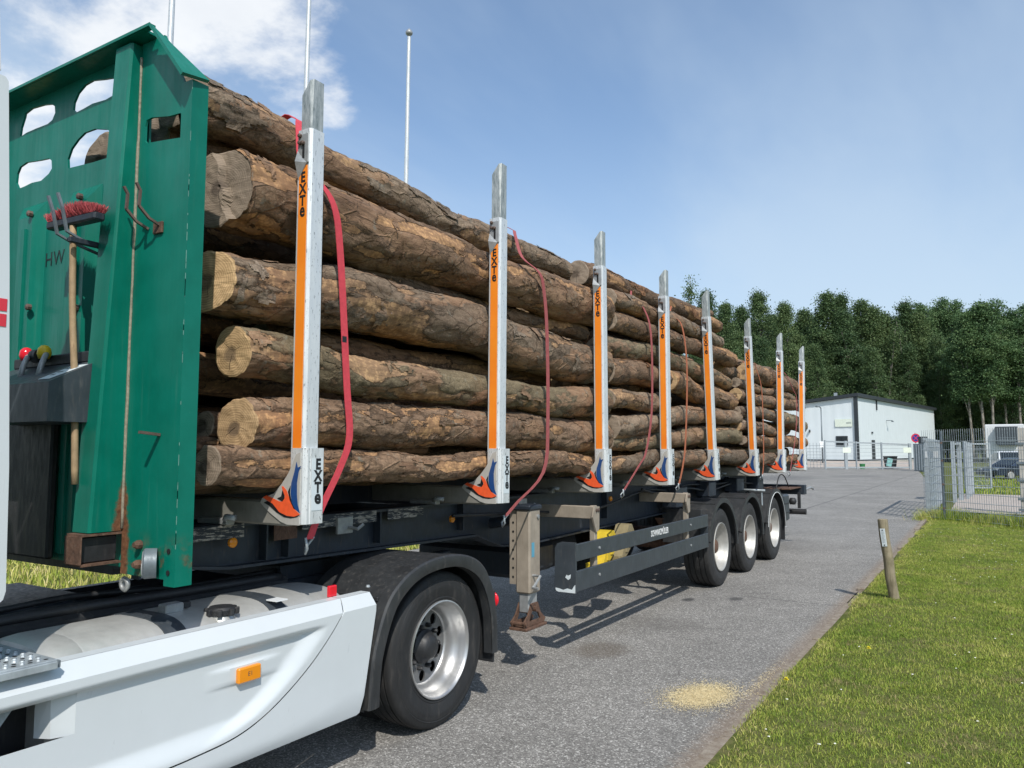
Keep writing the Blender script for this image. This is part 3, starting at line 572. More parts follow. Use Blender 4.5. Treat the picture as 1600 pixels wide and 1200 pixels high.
def headboard():
    G=M['green']
    hb=obj('headboard',MB().prism([(-2.14,1.26),(-.41,1.26),(-.41,3.864),(-2.14,3.864)],'y',2.20,2.212,[H1,H2,H3,H4][:4]),G,TR)
    for mir in (0,1):
        mm=mirror if mir else (lambda p:p)
        wp=[(-.43,1.24),(-.075,1.24),(-.075,3.55),(-.25,3.84),(-.43,3.84)]
        obj('wing_panel',MB().prism(mm(wp),'y',2.16,2.172,[mm(HW)]),G,hb)
        mb=MB(); post=[(-.078,2.148),(0.0,2.148),(0.0,2.235),(-.012,2.235),(-.012,2.160),(-.078,2.160)]
        mb.prism([((-2.55-x) if mir else x,y) for x,y in post],'z',1.215,3.545); obj('corner_post',mb,G,hb)
        # tapered rib: deep at the foot, slim at the cap
        X_=(lambda x:-2.55-x) if mir else (lambda x:x)
        a,b=-.565,-.43
        vs=[(X_(a),2.0,1.44),(X_(b-.012),2.0,1.44),(X_(b),2.012,1.44),(X_(b),2.16,1.44),(X_(a),2.2,1.44),(X_(a),2.105,3.83),(X_(b-.012),2.105,3.83),(X_(b),2.115,3.83),(X_(b),2.16,3.83),(X_(a),2.2,3.83)]
        obj('rib',MB().add(vs,[(4,3,2,1,0),(5,6,7,8,9)]+[(i,(i+1)%5,(i+1)%5+5,i+5) for i in range(5)]),G,hb)
        path=[(X_(-.427+random.uniform(-.002,.002)),2.157,1.45+i*.08) for i in range(30)]; obj('weld_seam',MB().tube(path,[.006+.003*random.random() for _ in path],6),M['weld'],hb,True)
        mb=MB(); x0,x1=sorted((X_(-.56),X_(-.43))); mb.box(x0,x1,1.965,1.972,1.30,1.425); mb.box(x0,x1,1.972,2.16,1.425,1.436); mb.box(x0,x1,1.972,2.16,1.29,1.30); mb.box(x0,x0+.008,1.972,2.16,1.30,1.425)
        obj('step_bracket',mb,M['rust'],hb); obj('rubber_pad',MB().box(x0+.03,x1-.03,1.985,2.155,1.302,1.42,.005),M['black'],hb)
    we=MB()
    for k in range(34):
        z=1.25+2.28*random.random(); l=random.uniform(.008,.05)*(2 if random.random()<.2 else 1); we.box(-.0012,.0008,2.1472,2.1492,z,z+l)
    obj('worn_edge',we,M['chip'],hb,kind='stuff')
    # cap folded over the top and both chamfered shoulders
    prof=[(0.03,3.54),(-.243,3.862),(-2.307,3.862),(-2.58,3.54)]; inn=[(-2.565,3.53),(-2.30,3.847),(-.25,3.847),(.015,3.53)]
    bk=[(.020,3.565),(-.252,3.863),(-2.298,3.863),(-2.57,3.565)]; bi=[(.005,3.555),(-.259,3.848),(-2.291,3.848),(-2.555,3.555)]; by=[2.225,2.09,2.09,2.225]
    cm=MB(); cm.add([(x,2.075,z) for x,z in prof]+[(x,yy,z) for (x,z),yy in zip(bk,by)]+[(x,2.075,z) for x,z in inn[::-1]]+[(x,yy,z) for (x,z),yy in zip(bi,by)],[(i,i+1,i+5,i+4) for i in range(3)]+[(8+i,8+i+4,8+i+5,8+i+1) for i in range(3)]+[(i,i+8,i+9,i+1) for i in range(3)]+[(i+4,i+5,i+13,i+12) for i in range(3)]+[(0,4,12,8),(3,11,15,7)])
    obj('cap',cm,G,hb); obj('cap_corner',MB().box(-.312,-.248,2.0765,2.11,3.8475,3.8615),G,hb); obj('cap_plate',MB().box(-2.24,-.31,2.088,2.228,3.846,3.858),G,hb)
    # pressed vertical panels with bevelled tops
    for (x0,x1,zt) in ((-1.60,-1.34,3.21),(-1.08,-.80,3.21),(-2.14,-1.86,3.21)):
        mb=MB(); d=2.2
        def pr(x0,x1,y,zb,zt,bev): return mb.add([(x0,d,zb),(x1,d,zb),(x1-bev,y,zb),(x0+bev,y,zb),(x0,d,zt),(x1,d,zt),(x1-bev,y,zt-bev*1.6),(x0+bev,y,zt-bev*1.6)],[(0,1,2,3),(4,7,6,5),(3,2,6,7),(0,3,7,4),(1,5,6,2),(0,4,5,1)])
        pr(x0,x1,2.150,1.265,zt,.055); pr(x0+.10,x1-.10,2.138,1.3,zt-.14,.012)
        obj('pressed_panel',mb,G,hb)
    obj('lower_plate',MB().box(-1.45,-.98,2.10,2.14,1.27,2.0,.01),M['black'],hb)
    for (x,z) in ((-.90,3.14),(-1.40,3.13),(-.89,2.55),(-1.36,2.60),(-.62,2.05)):
        obj('bolt',MB().lathe([(0,.018),(-.02,.018),(-.026,.008),(-.026,0)],(x,2.148,z),8,'y'),M['bolt'],hb)
    # hooks: a pair above and a pair that carries the broom
    def hook(x,z,y):
        mb=MB(); mb.strip([(x,y,z+.0),(x,y-.10,z+.03),(x,y-.15,z+.13),(x,y-.10,z+.20)],(1,0,0),.014,.012); return mb
    for dx in (-.10,.0):
        mb=MB(); x=-.235+dx
        mb.strip([(x+.02,2.156,2.88),(x+.012,2.10,2.905),(x,2.055,2.955)],(1,0,0),.012,.011); mb.strip([(x,2.055,2.955),(x-.002,2.06,3.03),(x-.012,2.045,3.065)],(1,0,0),.012,.011); obj('hook',mb,M['bolt'],hb)
    obj('hook_plate',MB().box(-.265,-.195,2.148,2.159,2.845,2.90,.002),M['rust'],hb)
    for dx in (-.685,-.60):
        mb=MB(); mb.strip([(dx,2.14,2.80),(dx,2.00,2.83),(dx-.01,1.93,2.86),(dx-.012,1.905,2.97),(dx-.03,1.89,3.04)],(1,0,0),.015,.011); obj('broom_hook',mb,M['galvdark'],hb)
    obj('hook_arm',MB().box(-.60,-.575,1.93,2.15,2.805,2.832,.004),M['frame'],hb)
    mb=MB(); mb.strip([(-.165,2.158,1.89),(-.165,2.06,1.90)],(1,0,0),.02,.012); obj('peg',mb,M['bolt'],hb)
    for z in (1.385,1.295):
        obj('bolt',MB().lathe([(0,.020),(-.02,.020),(-.035,.012),(-.035,0)],(-.275,2.158,z),8,'y'),M['rust'],hb)
    RT=Matrix.Translation((-.150,2.125,1.312))@Matrix.Rotation(math.radians(-36),4,'Z')
    obj('reflector_mount',MB().lathe([(.03,.066),(-.02,.068),(-.026,.062),(-.026,0)],(0,0,0),28,'y').xf(RT),M['galvdark'],hb,30)
    obj('reflector_disc',MB().lathe([(-.0265,.056),(-.030,.054),(-.030,0)],(0,0,0),28,'y').xf(RT),M['steelgrey'],hb,30); obj('label_patch',MB().prism([(-.03,-.045),(.03,-.045),(.045,-.02),(.046,.005),(-.046,.005),(-.045,-.02)],'y',-.0315,-.0305).xf(RT),M['whiteclean'],hb)
    for z in (1.37,1.275): obj('bolt_hole',MB().lathe([(0,.012),(-.002,.012),(-.002,0)],(-.045,2.146,z),12,'y'),M['hole'],hb)
    text_obj('lettering','HW',.115,M['blackprint'],hb,(-1.235,2.1988,2.865),(1,0,0),(0,0,1),.001,-.001,.95,1.1)
    # coupling box with hose couplings
    cb=obj('coupling_box',MB().add([(-1.32,1.84,2.13),(-.525,1.84,2.13),(-.525,2.14,2.285),(-1.32,2.14,2.285),(-1.32,1.84,1.95),(-.525,1.84,1.95),(-.525,2.14,1.95),(-1.32,2.14,1.95)],[(0,1,2,3),(4,7,6,5),(0,4,5,1),(1,5,6,2),(2,6,7,3),(3,7,4,0)]),M['guard'],TR)
    obj('notice_plate',MB().add([(-.68,1.87,2.1495),(-.58,1.87,2.1495),(-.535,2.02,2.227),(-.665,2.02,2.227),(-.68,1.87,2.1475),(-.58,1.87,2.1475),(-.535,2.02,2.225),(-.665,2.02,2.225)],[(0,1,2,3),(4,7,6,5),(0,4,5,1),(1,5,6,2),(2,6,7,3),(3,7,4,0)]),M['sticker'],cb)
    nm=MB()
    for k,(u0,u1,v) in enumerate(((.1,.55,.72),(.6,.92,.72),(.15,.6,.45),(.2,.5,.25))):
        for u in np.arange(u0,u1,.12):
            y=1.87+.15*v; z=2.1500+.0775*v; x=-.68+.015*v+(.10+.03*v)*u; nm.add([(x,y,z),(x+.008,y,z),(x+.008,y+.014,z+.0073),(x,y+.014,z+.0073)],[(0,1,2,3)])
    obj('notice_marks',nm,M['blackprint'],cb,fix=False)
    obj('coupling_rail',MB().box(-1.32,-.53,2.06,2.13,2.245,2.30,.006),M['black'],cb)
    for (x,m,lb) in ((-1.13,'redlamp','red coupling head'),(-.955,'yellowclean','yellow coupling head')):
        o=obj('coupling_head',MB().lathe([(0,.0),(.004,.026),(.03,.034),(.055,.030),(.07,.016),(.074,0)],(x,2.03,2.275),14,'z'),M[m],cb,True); o['label']=lb
        mb=MB(); mb.tube([(x+.02,2.03,2.30),(x+.07,2.0,2.285),(x+.10,1.97,2.24),(x+.10,1.95,2.15)],.014,8); obj('hose_stub',mb,M['steelgrey'],cb,True)
    mb=MB(); mb.lathe([(-.03,.0),(-.03,.034),(.03,.034),(.03,0)],(-1.04,2.04,2.30),12,'x'); obj('socket',mb,M['black'],cb,40)
    obj('eye_bolt',MB().lathe([(-.01,.030),(.0,.038),(.012,.030),(.012,.018),(-.01,.018)],(-.44,2.19,1.185),16,'y',closed=True),M['steelgrey'],TR,True)
headboard()
def frame():
    for x,nm in ((-.65,0),(-1.90,1)):
        web=[(2.25,1.385),(15.0,1.385),(15.0,1.10),(14.0,1.06),(6.3,.965),(5.75,.99),(5.35,1.12),(2.9,1.165),(2.25,1.25)]
        fr=obj('frame_beam',MB().prism(web,'x',x-.006,x+.006),M['frame'],TR)
        top=MB().box(x-.075,x+.075,2.25,15.0,1.386,1.404); obj('top_flange',top,M['frame'],fr)
        low=[(2.25,1.25),(2.9,1.165),(5.35,1.12),(5.75,.99),(6.3,.965),(14.0,1.06),(15.0,1.10)]
        mb=MB()
        for (a,b) in zip(low[:-1],low[1:]): mb.add([(x-.075,a[0],a[1]),(x+.075,a[0],a[1]),(x+.075,b[0],b[1]),(x-.075,b[0],b[1]),(x-.075,a[0],a[1]-.016),(x+.075,a[0],a[1]-.016),(x+.075,b[0],b[1]-.016),(x-.075,b[0],b[1]-.016)],[(0,3,2,1),(4,5,6,7),(0,1,5,4),(1,2,6,5),(2,3,7,6),(3,0,4,7)])
        obj('bottom_flange',mb,M['frame'],fr)
        if nm==0:
            for (y0,y1) in ((2.62,2.98),(3.42,4.1),(4.22,4.62)): obj('worn_edge',MB().box(x+.076,x+.080,y0,y1,1.325,1.40),M['worn'],fr)
            for y in (2.35,3.15,3.32,4.15,5.15,7.9,9.6,11.2,12.6): obj('web_stiffener',MB().box(x+.006,x+.072,y,y+.012,1.06 if y>5.6 else 1.17,1.385),M['frame'],fr)
            for y in (3.78,6.05): 
                hk=MB().box(x+.076,x+.10,y-.07,y+.07,1.27,1.38,.004); hk.tube([(x+.10,y+.03,1.31),(x+.16,y+.05,1.30),(x+.17,y+.09,1.33)],.012,6); obj('lashing_hook',hk,M['steelgrey'],fr)
            for y,z in ((4.98,1.275),(7.97,1.275),(2.9,1.30)): obj('marker_lamp',MB().lathe([(0,.028),(.016,.028),(.026,.018),(.028,0)],(x+.076,y,z),14,'x'),M['amber'],fr,40)
            for y in (3.30,): obj('rust_patch',MB().box(x+.076,x+.0795,y-.10,y+.08,1.28,1.385),M['rust'],fr)
    for y in (2.3,3.6,5.0,6.3,7.8,9.3,10.9,12.6,14.0,14.95): obj('crossmember',MB().box(-1.894,-.656,y-.04,y+.04,1.20,1.37),M['frame'],TR)
    # air and hydraulic lines, small boxes on the frame behind the third bunk
    for (x,pts) in ((-.5,[(4.9,1.31),(6.0,1.26),(7.4,1.20),(8.8,1.33),(9.6,1.30),(10.4,1.34),(11.6,1.30),(13.2,1.33)]),(-.45,[(8.6,1.36),(9.4,1.24),(10.2,1.30),(11.2,1.23),(12.5,1.29),(14.2,1.2)])):
        obj('air_line',MB().tube(catmull([(x,y,z) for y,z in pts],40),.014,6),M['black'],TR,True)
    for (y0,y1,z0,z1) in ((9.55,9.95,1.08,1.34),(10.9,11.2,1.15,1.36),(12.3,12.7,1.16,1.37),(13.6,13.95,1.12,1.36)): obj('valve_box',MB().box(-.57,-.36,y0,y1,z0,z1,.012),M['frame'],TR)
    for y in (10.43,11.88,13.43): obj('axle',MB().tube([(-.4,y,.52),(-2.15,y,.52)],.075,14),M['rust'],TR,True); 
    for y in (10.43,11.88,13.43):
        mb=MB(); mb.add([(-.72,y-.75,.93),(-.60,y-.75,.93),(-.60,y-.55,.93),(-.72,y-.55,.93),(-.72,y-.06,.45),(-.60,y-.06,.45),(-.60,y+.10,.45),(-.72,y+.10,.45)],[(0,1,2,3),(4,7,6,5),(0,4,5,1),(1,5,6,2),(2,6,7,3),(3,7,4,0)]); obj('suspension_arm',mb,M['rust'],TR)
    t=MB(); t.lathe([(-.5,.0),(-.5,.20),(-.46,.23),(.46,.23),(.5,.20),(.5,0)],(-1.27,7.6,.72),24,'y'); obj('air_tank',t,M['black'],TR,True)
    obj('spare_wheel_carrier',MB().box(-1.9,-.75,6.2,7.0,.62,.9,.04),M['frame'],TR)
frame()
obj('gap_blocker',MB().box(-1.33,-1.22,2.3,16.2,1.405,1.57),M['frame'],TR)  # added dark box that blocks the bright gap under the logs
# stakes
STY=[(2.94,2.94,3.870),(4.83,4.86,4.015),(6.66,6.66,3.925),(8.35,8.37,3.89),(10.08,9.93,3.93),(12.13,11.98,3.86),(13.95,14.09,3.905),(15.72,15.96,3.89)]
ORANGE=[(-.293,1.562),(-.266,1.575),(-.204,1.558),(-.164,1.546),(-.138,1.545),(-.119,1.573),(-.14,1.608),(-.147,1.626),(-.134,1.626),(-.107,1.604),(-.082,1.556),(-.052,1.512),(-.003,1.483),(-.044,1.47),(-.102,1.472),(-.162,1.49),(-.217,1.533),(-.265,1.55)]
BLACK1=[(-.285,1.535),(-.258,1.545),(-.213,1.531),(-.162,1.489),(-.102,1.471),(-.044,1.469),(-.003,1.482),(-.025,1.469),(-.069,1.461),(-.122,1.464),(-.182,1.487),(-.237,1.518)]
BLUE=[(-.038,1.758),(-.027,1.727),(-.002,1.736),(-.02,1.705),(-.031,1.647),(-.029,1.584),(-.021,1.531),(-.003,1.49),(-.039,1.508),(-.066,1.543),(-.077,1.592),(-.073,1.646),(-.052,1.704)]
BLACK2=[(-.139,1.606),(-.126,1.586),(-.122,1.563),(-.138,1.546),(-.178,1.562),(-.148,1.572)]
BLACK3=[(-.078,1.632),(-.082,1.592),(-.067,1.543),(-.04,1.508),(-.052,1.513),(-.082,1.556),(-.097,1.6)]
GUS=[(-.012,1.808),(-.045,1.795),(-.068,1.749),(-.10,1.695),(-.15,1.638),(-.21,1.585),(-.30,1.56),(-.315,1.535),(-.285,1.512),(-.235,1.481),(-.15,1.438),(-.10,1.426),(-.012,1.426)]
def stakes():
    ya,yb=2.885,2.995; org=(0,2.94,1.44)
    c=.016; sec=[(-.100,ya+.004),(-.096,ya),(-.013,ya),(0,ya+c),(0,yb-.012),(-.012,yb),(-.096,yb),(-.1,yb-.004)]
    st=obj_at('stake',MB().prism(sec,'z',1.50,3.583),M['stake'],TR,org)
    # telescopic inner section with its slanted tip
    e=MB(); x0,x1,y0,y1=-.088,-.008,ya+.012,yb-.014
    e.add([(x0,y0,3.40),(x1,y0,3.40),(x1,y1,3.40),(x0,y1,3.40),(x0,y0,3.79),(x1-.02,y0,3.865),(x1,y0+.012,3.87),(x1,y1,3.87),(x0,y1,3.79),(x1-.001,y0+.012,3.40)],[(0,3,2,9,1),(0,1,5,4),(1,9,6,5),(9,2,7,6),(2,3,8,7),(3,0,4,8),(4,5,6,7,8)])
    ext=obj('extension',e,M['ext'],st)
    obj('orange_strip',MB().box(-.082,-.019,ya-.0035,ya-.0005,1.80,3.375),M['orange'],st)
    cl=MB().box(-.092,-.006,ya-.010,ya-.001,3.385,3.555,.004); cl.add([(-.09,ya-.012,3.46),(-.02,ya-.012,3.385),(-.02,ya-.001,3.385),(-.09,ya-.001,3.30),(-.09,ya-.03,3.40),(-.085,ya-.001,3.47)],[(0,1,4),(1,3,4),(0,4,3),(0,5,2,1),(1,2,3),(0,3,5)])
    obj('clamp',cl,M['steelgrey'],st)
    for (x,z) in ((-.07,3.545),(-.07,3.505),(-.045,3.50)): obj('clamp_bolt',MB().lathe([(0,.012),(-.014,.012),(-.018,.006),(-.018,0)],(x,ya-.009,z),8,'y'),M['bolt'],st)
    obj('clamp_slot',MB().box(-.052,-.036,ya-.0125,ya-.0102,3.415,3.50),M['hole'],st)
    # socket that the stake stands in
    pk=[(-.09,ya-.006),(0.0,ya-.006),(.018,ya+.014),(.018,ya+.030),(.022,ya+.034),(.022,yb+.012),(.010,yb+.024),(-.09,yb+.024)]
    pm=MB().prism(pk,'z',1.43,1.83); obj('socket',pm,M['stake'],st)
    obj('socket_plate',MB().box(.0225,.0245,ya+.040,yb+.006,1.50,1.775),M['sticker'],st)
    obj('gusset',MB().prism(GUS,'y',ya-.012,yb+.02),M['gusset'],st)
    yq=ya-.0125
    for nm,pg,m,k in (('flame_emblem',ORANGE,'orangered',0),('emblem_outline',BLACK1,'blackprint',1),('emblem_crescent',BLUE,'bluep',0),('emblem_shade',BLACK2,'blackprint',2),('emblem_shade',BLACK3,'blackprint',1)):
        obj(nm,MB().prism(pg,'y',yq-.0012-.0006*k,yq),M[m],st)
    tx=[]
    for i,ch in enumerate('EXTe'):
        q=1.33 if ch=='e' else 1; tx.append(text_obj('letter',ch,.080*q,M['blackprint'],st,(-.050,ya-.0040,3.308-i*.066+(.013 if ch=='e' else 0)),(1,0,0),(0,0,1),.0008,.0030,.85/q**.4))
        tx.append(text_obj('letter',ch,.078*q,M['blackprint'],st,(.0250,ya+.082,1.742-i*.062+(.012 if ch=='e' else 0)),(0,1,0),(0,0,1),.0008,.0034,.92))
    for i,(y0,y1,zt) in enumerate(STY):
        s_=st if i==0 else st.copy()
        if i: 
            link(s_,TR); ORG[s_.name]=Vector(org)
            for ch in st.children:
                d=ch.copy(); link(d,s_)
                if d.name.startswith('extension'): d.location.z+=zt-3.87
        s_.location=Vector((0,y0,1.44))-ORG[TR.name]; s_.rotation_euler=(-math.atan((y1-y0)/2.2),0,random.uniform(-.015,.015))
        f=st.copy(); link(f,TR); f.scale=(-1,1,1); f.location=Vector((-2.55,y0,1.44))-ORG[TR.name]; f.rotation_euler=s_.rotation_euler
        for ch in st.children:
            if ch.name.split('.')[0] in ('letter',): continue
            d=ch.copy(); link(d,f)
        cb=obj('crossbeam',MB().box(-2.44,-.105,y0-.06,y0+.065,1.415,1.548,.012),M['beam'],TR)
        obj('cleat',MB().box(-.78,-.52,y0-.12,y0-.063,1.405,1.44,.006),M['steelgrey'],cb)
        obj('cleat',MB().tube([(-.56,y0-.10,1.43),(-.5,y0-.14,1.455),(-.44,y0-.13,1.45)],.016,7),M['galv'],cb,True)
stakes()
def running_gear():
    RI=.318
    w1=make_wheel(TR,(-.07,10.43,.52),.52,.37,RI,.17,M['rubber2'],M['dullalu'],M['rust'],1,.13,.11)
    for y in (11.88,13.43): copy_wheel(w1,TR,(0,y-10.43,0))
    f1=make_wheel(TR,(-2.47,10.43,.52),.52,.37,RI,.17,M['rubber2'],M['dullalu'],M['rust'],-1,.13,.11)
    for y in (11.88,13.43): copy_wheel(f1,TR,(0,y-10.43,0))
    def guard(cy,last=False):
        cz=.50
        out=[(cy-.665,.66)]+arc(cy,cz,.665,168,12,28)+[(cy+.665,.50)]; inn=[(cy+.645,.50)]+arc(cy,cz,.645,12,168,28)+[(cy-.645,.66)]
        g=obj('mudguard',MB().prism(out+inn,'x',-.46,-.03),M['fender'],TR,35)
        o2=[(cy-.675,.65)]+arc(cy,cz,.675,168,12,28)+[(cy+.675,.50)]; i2=[(cy+.610,.50)]+arc(cy,cz,.610,12,168,28)+[(cy-.610,.65)]
        obj('lip',MB().prism(o2+i2,'x',-.045,-.022),M['fender'],g,35)
        for a in (115,65):
            r=math.radians(a); obj('rib',MB().box(-.46,-.05,cy+.67*math.cos(r)-.012,cy+.67*math.cos(r)+.012,cz+.655*math.sin(r),cz+.672*math.sin(r)+.004),M['fender'],g)
        if last:
            o3=arc(cy,cz,.618,172,8,28)+[(cy+.618,.48)]; i3=[(cy+.609,.48)]+arc(cy,cz,.609,8,172,28); obj('white_edging',MB().prism(o3+i3,'x',-.021,-.016),M['whiteclean'],g)
        return g
    guard(10.43); guard(11.88); g3=guard(13.43,True)
    obj('mudflap',MB().box(-.44,-.05,14.085,14.10,.26,.64,.003),M['black'],TR)
    obj('mudguard_stay',MB().tube([(-.5,12.82,1.17),(-.06,12.82,1.165)],.018,8),M['galv'],TR,True)
    obj('stay_plate',MB().add([(-.10,12.77,.93),(-.10,12.83,.93),(-.11,12.86,1.13),(-.11,12.80,1.13),(-.105,12.77,.93),(-.105,12.83,.93),(-.116,12.86,1.13),(-.116,12.80,1.13)],[(0,1,2,3),(4,7,6,5),(0,4,5,1),(1,5,6,2),(2,6,7,3),(3,7,4,0)]),M['galv'],TR)
    obj('front_guard_plate',MB().box(-.62,-.10,9.70,9.72,.62,1.06,.004),M['fender'],TR)
    # side underrun guard
    sg=obj('side_guard',MB().box(-.028,0,6.03,9.66,.858,1.005,.004),M['guard'],TR)
    obj('lower_rail',MB().box(-.028,0,6.03,9.66,.600,.775,.004),M['guard'],sg)
    pl=[(-.205,.64),(-.195,.605),(-.165,.59),(0,.59),(0,1.02),(-.14,1.02),(-.18,1.005),(-.2,.965)]
    obj('end_plate',MB().prism(pl,'y',6.005,6.029),M['guard'],sg)
    chip=[(-.198,.625),(-.19,.600),(-.165,.593),(-.003,.593),(-.003,.665),(-.02,.645),(-.035,.62),(-.08,.628),(-.12,.612),(-.16,.622)]
    obj('bare_paint_chip',MB().prism(chip,'y',6.0035,6.0045),M['sticker'],sg)
    obj('bare_paint_chip',MB().prism([(-.10,.72),(-.07,.70),(-.05,.715),(-.045,.75),(-.075,.735),(-.085,.745)],'y',6.0035,6.0045),M['sticker'],sg)
    obj('end_plate',MB().box(-.10,-.002,9.661,9.675,.60,1.005,.003),M['guard'],sg)
    for y,ya in ((6.48,6.48),(9.0,9.0)):
        obj('guard_post',MB().box(-.085,-.030,y-.028,y+.028,.62,1.31,.006),M['beige'],sg)
        obj('guard_arm',MB().box(-.63,-.035,y-.055,y+.0,1.19,1.305,.006),M['beige'],sg)
        obj('knuckle',MB().prism([(y-.10,1.21),(y-.03,1.07),(y+.03,1.09),(y+.04,1.30),(y-.06,1.31)],'x',-.029,-.012),M['beige'],sg)
        for z in (.93,.69): obj('bolt',MB().lathe([(0,.014),(.008,.014),(.010,0)],(.0,y,z),8,'x'),M['steelgrey'],sg)
        for q in ((y-.03,1.27),(y+.01,1.27)): obj('bolt',MB().lathe([(0,.016),(.010,.016),(.014,0)],(-.012,q[0],q[1]),8,'x'),M['bolt'],sg)
    text_obj('lettering','SCHWARZMÜLLER',.088,M['whiteprint'],sg,(.0008,8.0,.935),(0,1,0),(0,0,1),.0006,.002,.72,.95)
    # landing legs
    def leg(x0):
        lg=obj('landing_leg',MB().box(x0-.14,x0,5.57,5.75,.63,1.325,.014),M['beige'],TR)
        obj('leg_flange',MB().box(x0-.205,x0-.141,5.585,5.60,.70,1.33),M['beige'],lg)
        for z in np.arange(.76,1.28,.075): obj('flange_hole',MB().lathe([(0,.010),(-.002,.010),(-.002,0)],(x0-.17,5.584,z),8,'y'),M['hole'],lg)
        obj('inner_leg',MB().box(x0-.12,x0-.02,5.59,5.73,.47,.66,.01),M['steelgrey'],lg)
        obj('leg_cap',MB().box(x0-.16,x0+.012,5.555,5.765,1.315,1.36,.012),M['frame'],lg)
        ft=MB(); 
        for xx in (x0-.145,x0+.0):
            ft.prism([(5.46,.37),(5.86,.37),(5.89,.40),(5.79,.46),(5.73,.55),(5.60,.55),(5.53,.46),(5.44,.41)],'x',xx-.008,xx+.008,[[(5.55,.41),(5.78,.41),(5.72,.49),(5.61,.49)]])
        ft.box(x0-.175,x0+.035,5.45,5.88,.345,.368,.004); ft.tube([(x0-.18,5.66,.505),(x0+.04,5.66,.505)],.026,10); ft.tube([(x0-.165,5.47,.40),(x0+.025,5.47,.40)],.016,8)
        ft.v=[(x0-.07+(x-x0+.07)*.80,5.66+(y-5.66)*.80,z) for x,y,z in ft.v]
        obj('foot',ft,M['rust'],lg); obj('type_label',MB().box(x0+.0005,x0+.0015,5.60,5.645,.93,1.05),M['bluesticker'],lg)
        obj('leg_bolt',MB().lathe([(0,.018),(.012,.018),(.014,0)],(x0,5.70,1.26),10,'x'),M['steelgrey'],lg)
        obj('leg_brace',MB().tube([(x0-.08,5.66,1.25),(-.66 if x0>-1 else -1.9,5.66,1.18)],.045,8),M['frame'],lg)
    leg(-.20); leg(-2.21)
    obj('crank',MB().tube([(-.2,5.62,.78),(-.13,5.62,.78),(-.13,5.5,.70),(-.08,5.5,.70)],.012,6),M['steelgrey'],TR)
    # tail
    obj('stowage_box',MB().box(-.50,-.06,14.14,14.56,.56,1.03,.03),M['guard'],TR); 
    for z in (.70,.86): obj('box_rib',MB().box(-.059,-.052,14.16,14.54,z,z+.02,.003),M['black'],TR)
    obj('underrun_bar',MB().tube([(-2.45,15.95,.615),(-.05,15.95,.615)],.055,16),M['black'],TR,40)
    obj('tail_beam',MB().box(-2.45,-.06,15.90,16.10,.95,1.135,.008),M['frame'],TR)
    obj('tail_plate',MB().box(-1.9,-.12,14.9,15.9,1.085,1.10),M['rust'],TR)
    for x in (-.65,-1.9): obj('tail_rail',MB().box(x-.05,x+.05,14.9,15.92,.98,1.08),M['frame'],TR)
    obj('lamp_bracket',MB().box(-.14,-.09,15.62,15.68,.70,1.0),M['black'],TR); obj('lamp_bracket',MB().box(-.9,-.84,15.92,15.98,.66,1.0),M['black'],TR); obj('lamp_bracket',MB().box(-1.72,-1.66,15.92,15.98,.66,1.0),M['black'],TR)
    obj('rubber_buffer',MB().lathe([(-.06,0),(-.06,.05),(0,.075),(.06,.05),(.06,0)],(-.14,15.2,.86),14,'z'),M['black'],TR,True)
    obj('tow_hook',MB().tube([(-.10,16.10,1.02),(-.09,16.35,1.05),(-.08,16.62,1.06),(-.07,16.8,1.02)],.022,7),M['steelgrey'],TR,True)
    mb=MB(); mb.tube(catmull([(-.3,14.6,1.1),(-.28,14.8,1.34),(-.26,15.1,1.33),(-.25,15.4,1.12)],14),.011,6); obj('air_line',mb,M['black'],TR,True)
running_gear()
# things the trailer carries
def chocks():
    for k,(y,z,m,lb) in enumerate(((7.50,.80,'yellow','bright yellow wheel chock held behind the side guard rail'),(7.98,.83,'olive','dusty tan wheel chock stowed behind the yellow one'))):
        t=thing('wheel_chock',(-.45,y,z),lb,'wheel chock'); x0,x1=-.52,-.36
        pr=[(y-.20,z-.20),(y-.05,z-.16),(y+.17,z-.02),(y+.20,z+.05),(y+.10,z+.17),(y+.02,z+.16),(y-.06,z+.02)]
        obj('wedge',MB().prism(pr,'x',x0,x1),M[m],t)
        for q in (.25,.6): obj('grip_rib',MB().box(x1-.03,x1+.012,y-.15+.26*q,y-.09+.26*q,z-.16+.14*q,z-.04+.18*q,.004),M[m],t)
        obj('toe',MB().box(x0,x1+.004,y-.26,y-.19,z-.21,z-.14,.006),M[m],t)
chocks()
